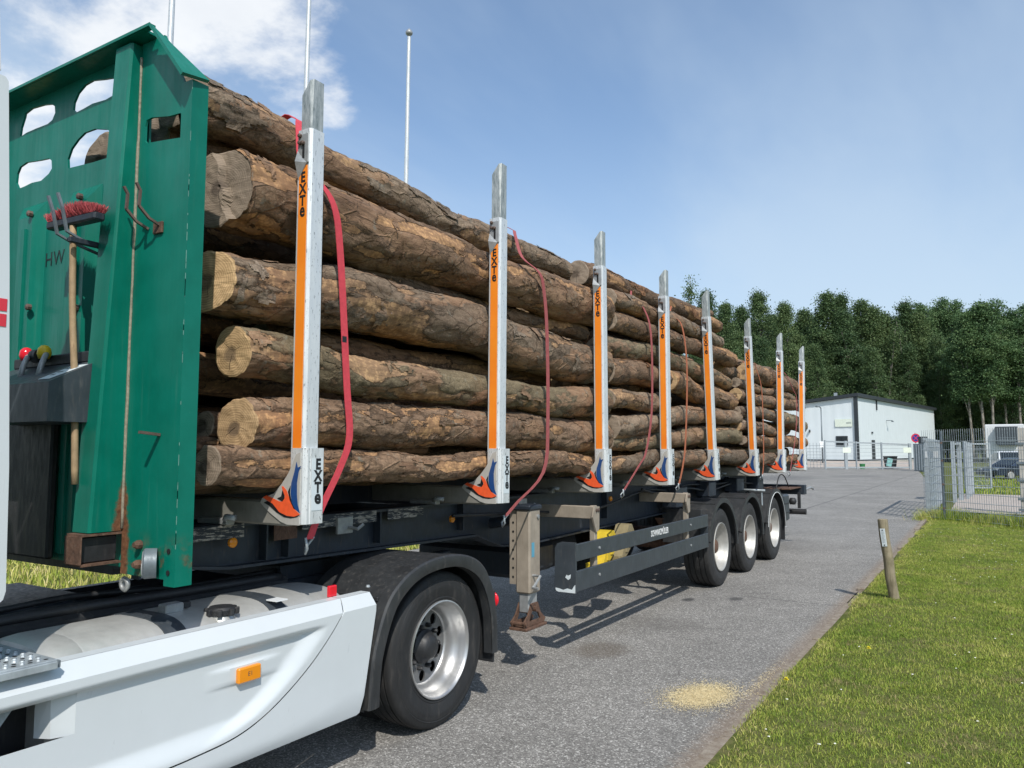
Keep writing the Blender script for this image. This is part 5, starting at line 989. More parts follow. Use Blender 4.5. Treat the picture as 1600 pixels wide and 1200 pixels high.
def logs():
    near=[
     ('lowest front log, thin and grey with a cracked end beside the green headboard',[(2.46,1.73,.105),(2.98,1.715,.115),(3.52,1.71,.098),(4.44,1.71,.096),(5.82,1.71,.094),(6.75,1.69,.095)],1,1,None,.60,(.1,.05)),
     ('second front log from the bottom, with reddish bare patch and round sawn end',[(2.66,1.94,.137),(3.0,1.955,.143),(3.81,1.985,.148),(4.5,1.985,.144),(5.96,1.96,.160),(7.11,1.96,.160)],1,0,None,.58,(.12,.0)),
     ('third front log from the bottom, olive bark and yellow end with dark heart',[(2.61,2.32,.130),(2.98,2.32,.133),(3.49,2.30,.128),(4.12,2.27,.136),(5.3,2.26,.125),(6.14,2.27,.138),(7.1,2.31,.155)],2,2,None,.66,(.10,-.05)),
     ('thick crooked log with grey bark peeling off its front end, fourth from the bottom',[(2.48,2.68,.168),(2.78,2.70,.171),(3.39,2.775,.203),(3.85,2.74,.193),(4.71,2.75,.185),(5.45,2.71,.188),(6.27,2.67,.200),(7.1,2.67,.175)],0,2,None,.60,(.25,.1)),
     ('thickest front log with a deep split across its grey end, high on the load',[(2.56,3.235,.215),(2.81,3.25,.226),(3.58,3.21,.232),(4.19,3.225,.209),(5.43,3.225,.180),(6.27,3.235,.200),(7.15,3.24,.175)],1,1,None,.59,(.1,.0)),
     ('topmost grey log of the front bundle, its bark torn open along the side',[(2.40,3.69,.158),(2.92,3.69,.143),(3.43,3.65,.130),(4.05,3.62,.137),(4.81,3.60,.137),(5.46,3.61,.127),(6.78,3.62,.097)],0,1,-.5,.60,(0,0))]
    for s,(lb,p,bk,en,x,bi,ti) in enumerate(near): make_log(lb,p,84,.017,bk,en,s+1,x,'timber logs loaded on the trailer',(1,1),bi,ti,.16,.038 if s==4 else 0,(34,40,30,60,70,50)[s])
    mid=[
     ('dark log end glimpsed through the slot in the right wing of the green headboard',[(2.43,3.55,.13),(3.5,3.54,.135),(5.0,3.50,.13),(6.9,3.46,.12)],1,1,-.98,.64),
     ('weathered log whose sawn end shows through the lower cut-out of the green headboard',[(2.44,3.51,.15),(3.5,3.50,.15),(5.0,3.45,.15),(6.9,3.42,.14)],0,1,-1.24,.62),
     ('dark log wedged behind the thickest front log and under the topmost one',[(2.42,3.515,.14),(3.5,3.50,.14),(5.0,3.44,.13),(6.9,3.42,.12)],1,1,-.72,.66),
     ('thin grey log lying on the very top behind the second stake',[(5.3,3.74,.07),(6.18,3.76,.064),(6.94,3.775,.06),(7.31,3.78,.056)],0,1,-.75,.6),
     ('short brown log at the top of the load just before the third stake',[(6.9,3.60,.085),(7.38,3.62,.085),(7.87,3.63,.08),(9.0,3.60,.08)],1,1,-.72,.62),
     ('dark log in the gap beneath the thickest front log, ending before the third stake',[(3.6,2.98,.085),(4.92,2.97,.085),(5.69,2.96,.088),(6.98,3.01,.08)],1,1,-.40,.66),
     ('dark log lying back between the olive log and the thick crooked log',[(3.0,2.47,.09),(3.58,2.48,.091),(4.82,2.49,.085),(6.35,2.49,.075)],1,1,-.52,.62),
     ('small grey log end set back beside the headboard, left of the reddish patched log',[(2.64,1.95,.075),(2.9,1.95,.075),(3.9,1.96,.07),(6.0,1.96,.07)],0,1,-.50,.62),
     ('thin bare log behind the bottom log with its end beside the headboard',[(2.51,1.845,.042),(2.9,1.84,.045),(4.5,1.83,.045)],1,1,-.47,.5),
     ('top log of the middle bundle with a round dark end showing at the third stake',[(6.86,3.60,.125),(7.3,3.63,.125),(8.09,3.66,.12),(8.79,3.66,.12),(9.71,3.69,.117),(11.5,3.71,.105)],1,1,-.40,.62),
     ('short log end poking above the middle bundle behind the fourth stake',[(10.2,3.86,.07),(11.0,3.90,.068),(11.9,3.95,.06)],1,1,-.62,.6),
     ('second log from the top of the middle bundle, arching past the third strap',[(7.2,3.40,.098),(7.88,3.41,.105),(8.44,3.39,.105),(9.31,3.41,.106),(10.31,3.40,.097),(11.05,3.39,.09)],0,1,-.225,.62),
     ('smooth brown log of the middle bundle with a sawn end right of the third stake',[(7.19,3.16,.106),(8.07,3.17,.112),(8.66,3.155,.112),(9.68,3.19,.108),(10.5,3.2,.112),(11.62,3.17,.12)],1,1,None,.66),
     ('dark log of the middle bundle starting behind the third stake under the smooth one',[(7.0,2.88,.10),(7.4,2.90,.112),(8.04,2.92,.108),(8.67,2.935,.107),(9.68,2.91,.115),(11.51,2.82,.106)],2,1,-.27,.66),
     ('short orange streaked log between the third and fourth stakes',[(7.12,2.63,.132),(8.09,2.66,.130),(8.8,2.70,.128)],1,1,None,.57),
     ('short curved log between the third and fourth stakes, under the orange streaked one',[(7.15,2.34,.103),(8.02,2.36,.107),(8.75,2.40,.118)],0,1,None,.6),
     ('knobbly log ending in a blunt worn butt behind the fifth stake',[(9.0,2.68,.14),(9.4,2.65,.142),(9.84,2.58,.135),(10.6,2.585,.132),(11.6,2.56,.138)],1,0,None,.58),
     ('long pale log of the middle bundle rising gently from the third stake',[(7.25,2.06,.128),(8.05,2.11,.118),(8.72,2.17,.112),(9.64,2.27,.113),(10.49,2.31,.113),(11.82,2.29,.106)],0,1,None,.58),
     ('dark log low in the middle bundle, just above the lowest one',[(7.23,1.90,.085),(8.69,1.93,.102),(9.65,2.01,.118),(10.65,2.04,.122),(11.94,2.03,.125)],2,1,-.27,.64),
     ('lowest log of the middle bundle, lying on the crossbeams behind the fourth stake',[(7.05,1.665,.089),(8.09,1.70,.093),(8.66,1.715,.098),(10.51,1.735,.103),(12.5,1.71,.110)],0,1,None,.56),
     ('big round log on top of the rear bundle, from the sixth to the last stake',[(12.55,3.10,.148),(13.6,3.10,.155),(14.59,3.08,.158),(15.86,3.08,.146),(16.73,3.07,.127)],1,0,None,.56),
     ('thin grey log lying on top at the back behind the big round one',[(12.4,3.24,.07),(13.57,3.29,.078),(14.9,3.31,.084),(16.36,3.24,.085)],0,1,-.5,.6),
     ('pale split log butt jutting out high beside the sixth stake',[(11.47,3.07,.144),(12.0,3.06,.140),(12.62,3.0,.114)],0,0,-.45,.5),
     ('slender log under the big round log of the rear bundle',[(11.9,2.85,.079),(13.08,2.85,.077),(14.63,2.84,.083),(15.96,2.84,.076)],0,1,-.24,.6),
     ('orange brown log with bright bare wood between the sixth and seventh stakes',[(11.8,2.66,.096),(12.55,2.66,.098),(13.64,2.655,.109),(14.69,2.65,.110)],1,0,None,.50),
     ('short reddish log ending beside the last stake, high in the rear bundle',[(14.78,2.70,.089),(15.46,2.70,.100),(16.55,2.70,.099)],1,0,None,.56),
     ('grey log at mid height of the rear bundle, between the sixth and seventh stakes',[(11.75,2.41,.079),(12.31,2.425,.091),(13.34,2.43,.096),(14.62,2.41,.102)],0,1,None,.58),
     ('thick dark log at mid height beside the last stake',[(14.7,2.44,.118),(15.61,2.37,.14),(16.7,2.31,.13)],2,1,None,.64),
     ('short log with pale pointed butt showing left of the sixth stake',[(11.77,2.20,.088),(12.48,2.20,.092),(13.29,2.18,.092),(14.09,2.15,.091)],0,0,None,.55),
     ('smooth brown log low in the rear bundle, running to the last stake',[(11.98,1.95,.077),(13.05,1.96,.090),(14.62,1.975,.104),(16.68,1.975,.112)],1,1,None,.64),
     ('thin dark log set back between the two lowest logs of the rear bundle',[(11.9,1.82,.058),(13.33,1.81,.059),(16.04,1.81,.064)],2,1,-.42,.66),
     ('lowest rear log with a pale torn butt between the sixth and seventh stakes',[(12.72,1.665,.088),(13.91,1.67,.092),(14.55,1.68,.080)],0,0,None,.52),
     ('short reddish log end resting on the last crossbeam',[(14.83,1.65,.071),(15.61,1.65,.074),(16.21,1.65,.064)],1,0,None,.54)]
    for s,(lb,p,bk,en,x,bi) in enumerate(mid): make_log(lb,p,44,.045,bk,en,s+20,x,'timber logs loaded on the trailer',(1,1),bi,(.1,.05),.17,0,14)
    rr=random.Random(5); inner='bark covered log packed inside the load behind the outermost logs'
    for (y0,y1,x0,top) in ((2.45,7.0,-.78,3.2),(7.15,11.5,-.62,3.45),(11.7,16.75,-.55,3.0)):
        for r in range(8):
            z=1.69+.285*r
            for c in range(7):
                x=x0-.30*c+(.1 if r%2 else 0)+rr.uniform(-.03,.03)
                if x<-2.36 or x>x0+.05: continue
                if z>top and not (y0<3 and x>-.85 and z<3.5) : continue
                a=y0+rr.uniform(0,.35); b=y1-rr.uniform(0,.4); q=rr.uniform(.118,.142); dz=rr.uniform(-.03,.03)
                make_log(inner,[(a,z+dz,q),((a+b)/2,z+rr.uniform(-.03,.03),q*1.03),(b,z+dz,q*.95)],18,.3,rr.choice((0,1,1,2)),rr.choice((0,1,2)),int(rr.random()*90)+60,x,'timber logs loaded on the trailer',(1,1))
logs()
def straps():
    S=[([(2.97,3.44),(3.03,3.36),(3.13,3.22),(3.19,2.94),(3.26,2.2),(3.29,1.9),(3.22,1.72),(3.08,1.50),(3.0,1.34)],3.20,'strap','bright red ratchet strap hanging between the first and second stakes',.052,3.87),
       ([(5.35,3.41),(5.50,3.30),(5.58,3.16),(5.63,2.81),(5.64,2.1),(5.57,1.65),(5.14,1.41),(4.98,1.32)],5.72,'strapfade','faded red ratchet strap between the second and third stakes',.050,3.80),
       ([(7.75,3.47),(7.93,3.38),(7.99,3.08),(7.98,2.28),(7.80,1.81),(7.60,1.66),(7.2,1.42)],8.35,'strapfade','faded red strap just right of the third stake',.046,3.78),
       ([(8.95,3.47),(9.1,3.35),(9.16,2.83),(9.06,1.94),(8.94,1.62),(8.8,1.42)],9.75,'straporange','rusty orange strap between the fourth and fifth stakes',.045,3.82),
       ([(12.35,3.20),(12.46,3.13),(12.79,2.82),(12.83,2.11),(12.79,1.62),(12.7,1.42)],13.2,'straporange','rusty orange strap right beside the sixth stake',.045,3.36),
       ([(14.5,3.22),(15.2,2.95),(15.46,2.78),(15.30,2.16),(14.9,1.66),(14.7,1.42)],15.8,'strapfade','faded red strap at the rear between the last two stakes',.045,3.38)]
    for k,(p,yt,m,lb,wd,zt) in enumerate(S):
        t=thing('ratchet_strap',(-.06,p[3][0],1.4),lb,'strap','red straps over the logs')
        near=[(-.062 if z<3.3 else -.062-(z-3.3)*.7,y,z) for y,z in p]
        zl=3.30 if k<2 else zt-.25
        top=[(-2.50,yt,2.2),(-2.46,yt,zl-.2),(-2.2,yt,zl),(-1.4,yt,zl+.02),(-1.0,yt,zl+.16),(-.62,yt,zt),(-.46,yt,zt-.02),(-.33,yt+(p[0][0]-yt)*.45,zt-.13)]
        path=top+near; b=MB().strip(catmull(path,70),(0,1,0),wd,.004); obj('webbing',b,M[m],t,30)
        e=near[-1]; hk=MB(); hk.tube([(e[0],e[1]-.03,e[2]+.01),(e[0]+.005,e[1]-.02,e[2]-.05),(e[0]-.03,e[1]-.0,e[2]-.08),(e[0]-.05,e[1]+.02,e[2]-.05),(e[0],e[1]+.03,e[2]+.01)],.007,6); obj('hook',hk,M['galv'],t,True)
        if k==0: obj('print_mark',MB().box(-.0600,-.0592,3.215,3.250,2.44,2.475),M['blackprint'],t)
straps()
# ------------------------------------------------------------------ things beside the road
def bollard():
    a=Vector((2.03,10.33,-.05)); b=Vector((1.928,10.312,.985)); t=thing('bollard',(2.03,10.33,0),'leaning weathered round wooden post with small white plate at the lawn edge','post')
    d=(b-a); pts=[];rs=[]
    for i in range(15): pts.append(a+d*(i/14)+Vector((.004*math.sin(i),0,0))); rs.append(.057*(1.04-.06*i/14)+random.uniform(-.001,.001))
    mb=MB().tube(pts,rs,20); post=obj('post',mb,M['postwood'],t,50)
    n=len(mb.v)
    top=MB(); c=pts[-1]; top.tube([c+Vector((0,0,-.001)),c+Vector((0,0,.006))],[.053,.050],20); obj('post_top',top,M['postwood'],t,50)
    # plate facing the camera side
    fz=Vector((CAMP.x-b.x,CAMP.y-b.y,0)).normalized(); fz=(fz+Vector((-.25,0,0))).normalized(); up=d.normalized(); sx=up.cross(fz).normalized(); fz=sx.cross(up)
    o=a+d*.80+fz*.0585; R_=Matrix((sx,up,fz)).transposed().to_4x4(); T=Matrix.Translation(o)@R_
    obj('plate',MB().box(-.028,.028,-.105,.105,-.004,.003,.002,M_=T),M['sticker'],t)
    for yy in (.088,-.088): obj('screw',MB().box(-.006,.006,yy-.006,yy+.006,.003,.006,M_=T),M['blackprint'],t)
    g=MB()
    for k in range(9): g.box(-.018,.018-.006*(k%3),.062-k*.015,.068-k*.015,.0031,.0037,M_=T)
    obj('faded_print',g,M['galv'],t)
bollard()
def flagpoles():
    for (x,y,lb) in ((-7.99,7.23,'leftmost of three silver flagpoles behind the truck, seen above the green headboard'),(-7.99,10.14,'middle of three silver flagpoles, rising behind the first stake'),(-7.86,13.03,'rightmost flagpole with a round ball finial, standing behind the log pile')):
        t=thing('flagpole',(x,y,0),lb,'flagpole','silver flagpoles behind the truck'); dx=.085
        obj('pole',MB().tube([(x,y,-.05),(x+dx*.3,y,4),(x+dx*.6,y,8),(x+dx,y,11.2)],[.062,.058,.050,.040],14),M['stake'],t,40)
        obj('ball_finial',MB().lathe([(0,.02),(.04,.04),(.06,.07),(.10,.085),(.14,.07),(.17,.04),(.20,.012),(.22,0)],(x+dx,y,11.2),14,'z'),M['steelgrey'],t,True)
flagpoles()
def cpos(px,F_,dz=0): v=CAMP+FWD*F_+RGT*((px-800)/1206.5*F_); return Vector((v.x,v.y,dz))
def ztop(py,F_): return 1.82+(703-py)*F_/1204
def wire_panel(name,parent,p0,p1,z0,z1,dx,dz,rod,mat,spike=0.0):
    p0=Vector(p0);p1=Vector(p1); L_=(p1-p0).length; d=(p1-p0)/L_; nrm=Vector((-d.y,d.x,0)); mb=MB(); r=rod/2
    def bar(a,b,r):
        ax=(b-a).normalized(); u=nrm; v=ax.cross(u).normalized(); q=[a+u*r,a+v*r,a-u*r,a-v*r,b+u*r,b+v*r,b-u*r,b-v*r]; mb.add(q,[(0,1,5,4),(1,2,6,5),(2,3,7,6),(3,0,4,7)])
    k=0
    while k*dx<=L_: q=p0+d*(k*dx); bar(q+Vector((0,0,z0)),q+Vector((0,0,z1+spike)),r); k+=1
    z=z0+.05
    while z<=z1+.01:
        for s in (1,-1): bar(p0+nrm*r*1.6*s+Vector((0,0,z)),p1+nrm*r*1.6*s+Vector((0,0,z)),r)
        z+=dz
    return obj(name,mb,mat,parent,fix=False,kind='stuff')
def fences():
    G=M['galv']
    t=thing('mesh_fence',(2.0,22.5,0),'grey double wire mesh fence across the end of the lawn with weeds at its foot','fence')
    p0=(1.53,22.95,0); p1=(6.6,18.35,0); wire_panel('wire_mesh',t,p0,p1,.05,2.12,.065,.215,.0125,M['galv'],.22)
    d=(Vector(p1)-Vector(p0)).normalized()
    for s in (.63,3.15,5.66):
        q=Vector(p0)+d*s; po=obj('fence_post',MB().box(-.03,.03,-.025,.025,-.1,2.30,.004,M_=Matrix.Translation(q)@Matrix.Rotation(math.atan2(d.y,d.x),4,'Z')),M['galvdark'],t)
        for z in (.35,.95,1.55,2.0): obj('clip',MB().lathe([(0,.03),(.02,.022),(.022,0)],(q.x-.0,q.y-.045,z),8,'y'),M['bolt'],po)
    sp=Vector(p0)+d*.12+Vector((-.72,-.69,0))*.02
    obj('notice_plate',MB().box(0,.33,-.008,.0,1.62,1.78,.002,M_=Matrix.Translation(sp)@Matrix.Rotation(math.atan2(d.y,d.x)+.35,4,'Z')),M['whiteprint'],t)
    # sliding gate along the road edge: upright galvanised posts and infill
    t=thing('sliding_gate',(1.56,26,0),'tall galvanised sliding gate with broad upright posts running back along the road','gate')
    for y,wd in ((23.35,.10),(24.7,.07),(26.0,.10),(27.9,.07),(29.8,.10)): obj('upright',MB().box(1.53,1.53+wd*1.3,y-wd/2,y+wd/2,.02,2.06,.006),G,t)
    obj('top_rail',MB().box(1.53,1.61,23.2,29.9,2.062,2.14,.006),G,t); obj('bottom_rail',MB().box(1.53,1.63,23.2,29.9,.10,.24,.006),G,t); wire_panel('wire_mesh',t,(1.66,23.3,0),(1.60,29.8,0),.25,2.04,.25,.2,.014,G)
    t=thing('gate_post_frame',(1.95,31.5,0),'pair of pale galvanised guide posts standing behind the sliding gate','gate post')
    for x,y,wd,h in ((1.90,31.5,.13,2.12),(2.06,32.6,.16,2.1)): obj('post',MB().box(x-wd/2,x+wd/2,y-.06,y+.06,-.05,h,.008),G,t)
    obj('head_rail',MB().box(1.86,2.1,31.57,32.53,2.0,2.08,.004),G,t)
    for z in (.95,1.3,1.6): obj('guide_roller',MB().box(1.97,2.03,31.45,31.56,z-.03,z+.03,.006),M['steelgrey'],t)
    t=thing('mesh_screen',(2.25,34,0),'grey mesh fence panel beyond the guide posts at the yard entrance','fence')
    for x,y in ((2.25,33.6),(2.30,35.4),(2.34,37.6)): obj('post',MB().box(x-.05,x+.05,y-.05,y+.05,-.05,2.12,.006),G,t)
    wire_panel('wire_mesh',t,(2.29,33.65,0),(2.38,37.6,0),.1,2.05,.06,.2,.014,G)
    t=thing('swing_gate',(2.3,39.6,0),'open swing gate leaf in a square tubular frame with wire mesh','gate')
    a=cpos(1512,34);b=cpos(1547,34); d=(b-a); u=d.normalized()
    R_=Matrix.Translation(a)@Matrix.Rotation(math.atan2(u.y,u.x),4,'Z'); L_=d.length
    fr=obj('gate_frame',MB().box(0,L_,-.03,.03,2.05,2.12,.004,M_=R_).box(0,L_,-.03,.03,.14,.20,.004,M_=R_).box(L_-.06,L_,-.031,.031,.201,2.049,.004,M_=R_).box(0,.06,-.031,.031,.201,2.049,.004,M_=R_),M['galv'],t); wire_panel('wire_mesh',t,a+u*.08,b-u*.08,.22,2.0,.06,.2,.014,G)
    obj('hinge_post',MB().box(-.19,-.07,-.06,.06,-.05,2.2,.006,M_=R_),G,t)
    t=thing('gate_column',tuple(cpos(1598,22.2)),'stout pale grey column with dark hinge brackets at the right edge behind the fence','post')
    c=cpos(1599,22.2); 
    co=obj('column',MB().box(c.x-.13,c.x+.13,c.y-.13,c.y+.13,-.05,2.46,.012),M['concrete'],t)
    for z in (.12,.42,.95,1.45,2.0): obj('hinge_bracket',MB().box(c.x-.20,c.x+.02,c.y-.165,c.y-.131,z-.035,z+.035,.006),M['galvdark'],co)
    obj('base_plate',MB().box(c.x-.24,c.x+.24,c.y-.22,c.y+.22,-.02,.03,.004),M['steelgrey'],co)
    # far gate across the yard entrance
    F1=73.; a=cpos(1289,F1);b=cpos(1424,F1); u=(b-a).normalized(); L_=(b-a).length; R_=Matrix.Translation(a)@Matrix.Rotation(math.atan2(u.y,u.x),4,'Z')
    t=thing('far_gate',tuple(a),'long grey barred gate across the yard entrance in front of the white hall','gate')
    zt=lambda s:2.70-.32*s/L_
    for s0,s1 in ((0,L_*.245),(L_*.25,L_)):
        mb=MB(); mb.add([(s0,-.04,zt(s0)),(s1,-.04,zt(s1)),(s1,.04,zt(s1)),(s0,.04,zt(s0)),(s0,-.04,zt(s0)-.14),(s1,-.04,zt(s1)-.14),(s1,.04,zt(s1)-.14),(s0,.04,zt(s0)-.14)],[(0,1,2,3),(4,7,6,5),(0,4,5,1),(1,5,6,2),(2,6,7,3),(3,7,4,0)]); mb.v=[tuple(R_@Vector(v)) for v in mb.v]; obj('top_rail',mb,G,t)
        obj('bottom_rail',MB().box(s0,s1,-.05,.05,.10,.24,M_=R_),G,t)
        k=s0+.2
        mb=MB()
        for z in (.55,.9,1.25,1.6,1.95,2.25): mb.box(s0,s1,-.008,.008,z-.015,z+.015,M_=R_)
        obj('infill_rails',mb,G,t)
    for s,wd in ((.0,.10),(L_*.24,.26),(L_*.36,.08),(L_*.655,.10),(L_*.98,.22)): obj('gate_post',MB().box(s-wd/2,s+wd/2,-.10,.10,-.05,2.75-.32*s/L_,.01,M_=R_),G,t)
    for s in (L_*.20,L_*.90): obj('notice_plate',MB().box(s,s+.75,-.13,-.115,1.55,2.05,.004,M_=R_),M['palegreen'],t)
    t=thing('side_fence',tuple(cpos(1262,76)),'low mesh fence left of the far gate beside the street lamp','fence'); a2=cpos(1180,77);b2=cpos(1288,74.5); wire_panel('wire_mesh',t,a2,b2,.1,2.5,.3,.3,.035,G)
    for s in (0,.33,.66): q=a2.lerp(b2,s); obj('post',MB().box(q.x-.06,q.x+.06,q.y-.06,q.y+.06,-.05,2.7),G,t)
    t=thing('grey_cabinet',tuple(cpos(1436,66)),'grey ribbed utility cabinet beside the no stopping sign','cabinet'); a3=cpos(1426.5,67);b3=cpos(1446,66); u=(b3-a3).normalized(); L_=(b3-a3).length; R_=Matrix.Translation(a3)@Matrix.Rotation(math.atan2(u.y,u.x),4,'Z')
    obj('casing',MB().box(0,L_,0,.7,-.05,2.35,.03,M_=R_),M['galvdark'],t)
    for i in range(5): obj('door_rib',MB().box(L_*i/5+.04,L_*i/5+.12,-.03,-.001,.1,2.25,M_=R_),G,t)
    t=thing('letter_box',tuple(cpos(1442,65.5)),'dark square box with a white round mark above the grey cabinet','box'); c=cpos(1443,67.2)
    obj('casing',MB().box(-.33,.30,-.2,.2,2.36,2.98,.02,M_=Matrix.Translation(c)@Matrix.Rotation(TH,4,'Z')),M['darkroof'],t); obj('white_mark',MB().lathe([(0,.10),(-.01,.10),(-.01,0)],(0,0,0),14,'y').xf(Matrix.Translation(c+Vector((0,0,2.7)))@Matrix.Rotation(TH,4,'Z')@Matrix.Translation((0,-.205,0))),M['whiteprint'],t)
def _xf(s,m): s.v=[tuple(m@Vector(v)) for v in s.v]; return s
MB.xf=_xf
fences()
def sign():
    c=cpos(1431,70); t=thing('road_sign',tuple(c),'round blue no stopping sign with red rim on a thin grey pole','sign'); zc=ztop(684.5,70); T=Matrix.Translation(c+Vector((0,0,zc)))@Matrix.Rotation(TH,4,'Z')
    obj('pole',MB().tube([(c.x,c.y,-.05),(c.x,c.y,zc+.5)],.045,10),M['galv'],t,True)
    obj('disc',MB().lathe([(-.06,0),(-.06,.31),(-.075,.31),(-.075,0)],(0,0,0),32,'y').xf(T),M['signblue'],t)
    obj('rim',MB().lathe([(-.06,.31),(-.06,.41),(-.08,.41),(-.08,.31)],(0,0,0),32,'y',closed=True).xf(T),M['red'],t)
    obj('diagonal_bar',MB().box(-.30,.30,-.082,-.076,-.028,.028,M_=T@Matrix.Rotation(math.radians(45),4,'Y')),M['red'],t)
    obj('diagonal_bar',MB().box(-.30,.30,-.0835,-.0775,-.028,.028,M_=T@Matrix.Rotation(math.radians(-45),4,'Y')),M['red'],t)
sign()
def lamp():
    c=cpos(1285,84); zt=ztop(635,84); t=thing('street_lamp',tuple(c),'slim grey street lamp with a short arm in front of the white hall','street lamp')
    obj('column',MB().tube([(c.x,c.y,-.05),(c.x,c.y,zt-.2)],[.09,.06],10),M['galvdark'],t,True)
    h=c-RGT*.55; obj('lamp_head',MB().tube([(c.x,c.y,zt-.22),(c.x-RGT.x*.15,c.y-RGT.y*.15,zt-.02),(h.x,h.y,zt)],[.06,.08,.11],8),M['galvdark'],t,True)
    obj('notice_plate',MB().box(-.32,.32,-.12,-.10,3.1,3.75,M_=Matrix.Translation(c+Vector((0,0,-1.0)))@Matrix.Rotation(TH,4,'Z')),M['whiteclean'],t)
lamp()
# ------------------------------------------------------------------ the hall
def hall():
    c=Vector((-9.5,92.2,.62)); u=Vector((-.99,.14,0)).normalized(); v=Vector((.14,.99,0)).normalized(); T=Matrix(((u.x,v.x,0,c.x),(u.y,v.y,0,c.y),(u.z,v.z,1,c.z),(0,0,0,1)))
    t=thing('hall',tuple(c),'pale ribbed sheet metal hall with dark trim in front of the forest','building'); S=M['wallsheet']; D=M['darkroof']; LA=18.; LB=39.; h=lambda a:7.05-.095*a
    def wall(profile_len,fn,swap):
        mb=MB(); n=int(profile_len/.25); pts=[]
        for i in range(n+1):
            s=profile_len*i/n; pts.append((s,0 if (i%4)<2 else .012))
        for i in range(n):
            (s0,d0),(s1,d1)=pts[i],pts[i+1]; q=[(s0,d0,-.1),(s1,d1,-.1),(s1,d1,fn(s1)),(s0,d0,fn(s0))]
            mb.add([(p[1],p[0],p[2]) if swap else p for p in q],[(0,1,2,3)])
        return mb.xf(T)
    obj('wall',wall(LA,h,False),S,t,fix=False); obj('wall',wall(LB,lambda s:7.05,True),S,t,fix=False)
    mb=MB(); mb.box(.05,LA,LB-.05,LB,-.1,5.3); obj('wall',mb.xf(T),S,t)
    mb=MB(); mb.add([(-.35,-.35,7.12),(LA,-.35,h(LA)+.05),(LA,LB+.3,h(LA)+.05),(-.35,LB+.3,7.12),(-.35,-.35,7.47),(LA,-.35,h(LA)+.4),(LA,LB+.3,h(LA)+.4),(-.35,LB+.3,7.47)],[(0,3,2,1),(4,5,6,7),(0,1,5,4),(1,2,6,5),(2,3,7,6),(3,0,4,7)]); obj('roof',mb.xf(T),D,t)
    obj('corner_trim',MB().box(-.20,.16,-.20,.16,-.05,7.1).xf(T),D,t)
    obj('base_trim',MB().box(.17,LA,-.06,-.001,-.02,.14).xf(T),D,t); obj('base_trim',MB().box(-.06,-.001,.17,LB,-.02,.14).xf(T),D,t)
    obj('plinth',MB().box(-.5,LA,-.5,LB,-.75,-.06).xf(T),M['concrete'],t)
    w=obj('window',MB().box(.95,2.2,-.08,-.002,1.65,2.75).xf(T),D,t); obj('pane',MB().box(1.05,2.1,-.09,-.081,1.75,2.65).xf(T),M['glass'],w)
    d=obj('door',MB().box(-.09,-.002,5.7,6.75,-.02,2.35).xf(T),D,t); obj('door_pane',MB().box(-.10,-.091,5.95,6.5,1.0,2.1).xf(T),M['glass'],d)
    sg=obj('company_sign',MB().box(.42,2.25,-.10,-.04,3.78,4.62).xf(T),M['palegreen'],t)
    mk=MB()
    for k in range(6): mk.box(.52+k*.09,.58+k*.09,-.108,-.101,4.12,4.18); mk.box(.52+k*.09,.58+k*.09,-.108,-.101,4.22,4.27)
    obj('sign_print',mk.xf(T),M['galvdark'],sg,kind='stuff')
    obj('wall_lamp',MB().box(-.7,-.002,12.3,12.4,4.75,4.83).box(-.8,-.6,12.2,12.5,4.6,4.74).xf(T),M['galvdark'],t); obj('vent',MB().box(-.12,-.002,5.75,6.1,3.1,3.3).xf(T),D,t)
    obj('downpipe',MB().box(-.14,-.01,8.0,8.18,5.9,7.05).xf(T),D,t); obj('wall_lamp',MB().box(5.0,5.1,-.3,-.002,3.2,3.5).xf(T),D,t); obj('roof_vent',MB().box(2.6,2.9,2,2.3,7.2,7.75).xf(T),M['galv'],t)
hall()
def bins():
    for k,(px,F_,m,lb) in enumerate(((1390.5,72,'bin','dark grey wheeled bin standing behind the far gate'),)):
        c=cpos(px,F_+2.5); t=thing('wheelie_bin',tuple(c),lb,'bin'); T=Matrix.Translation(c)@Matrix.Rotation(TH,4,'Z')
        mb=MB(); mb.add([(-.36,-.36,.12),(.36,-.36,.12),(.36,.36,.12),(-.36,.36,.12),(-.46,-.45,1.15),(.46,-.45,1.15),(.46,.45,1.15),(-.46,.45,1.15)],[(0,3,2,1),(4,5,6,7),(0,1,5,4),(1,2,6,5),(2,3,7,6),(3,0,4,7)]); obj('body',mb.xf(T),M['bin'],t)
        obj('lid',MB().box(-.49,.49,-.50,.48,1.155,1.25,.03).xf(T),M['bin'],t)
        for sx in (-.3,.3): obj('wheel',MB().lathe([(-.04,0),(-.04,.11),(.04,.11),(.04,0)],(sx,.35,.11),12,'x').xf(T),M['rubber'],t)
    c=cpos(1382,74.2); t=thing('box_lid',tuple(c),'pale teal plastic lid leaning on the wheeled bin','lid'); T=Matrix.Translation(c)@Matrix.Rotation(TH,4,'Z')@Matrix.Rotation(.25,4,'Y'); obj('panel',MB().box(-.25,.25,-.6,-.5,.25,1.05,.03).xf(T),M['teal'],t)
    c=cpos(1346.5,74); t=thing('bucket',tuple(c),'small green bucket on the ground behind the far gate','bucket'); obj('tub',MB().lathe([(0,.2),(.5,.26),(.5,.24),(.03,.19)],tuple(c),14,'z'),paint('green_bucket',(.05,.25,.08),.5),t)
bins()
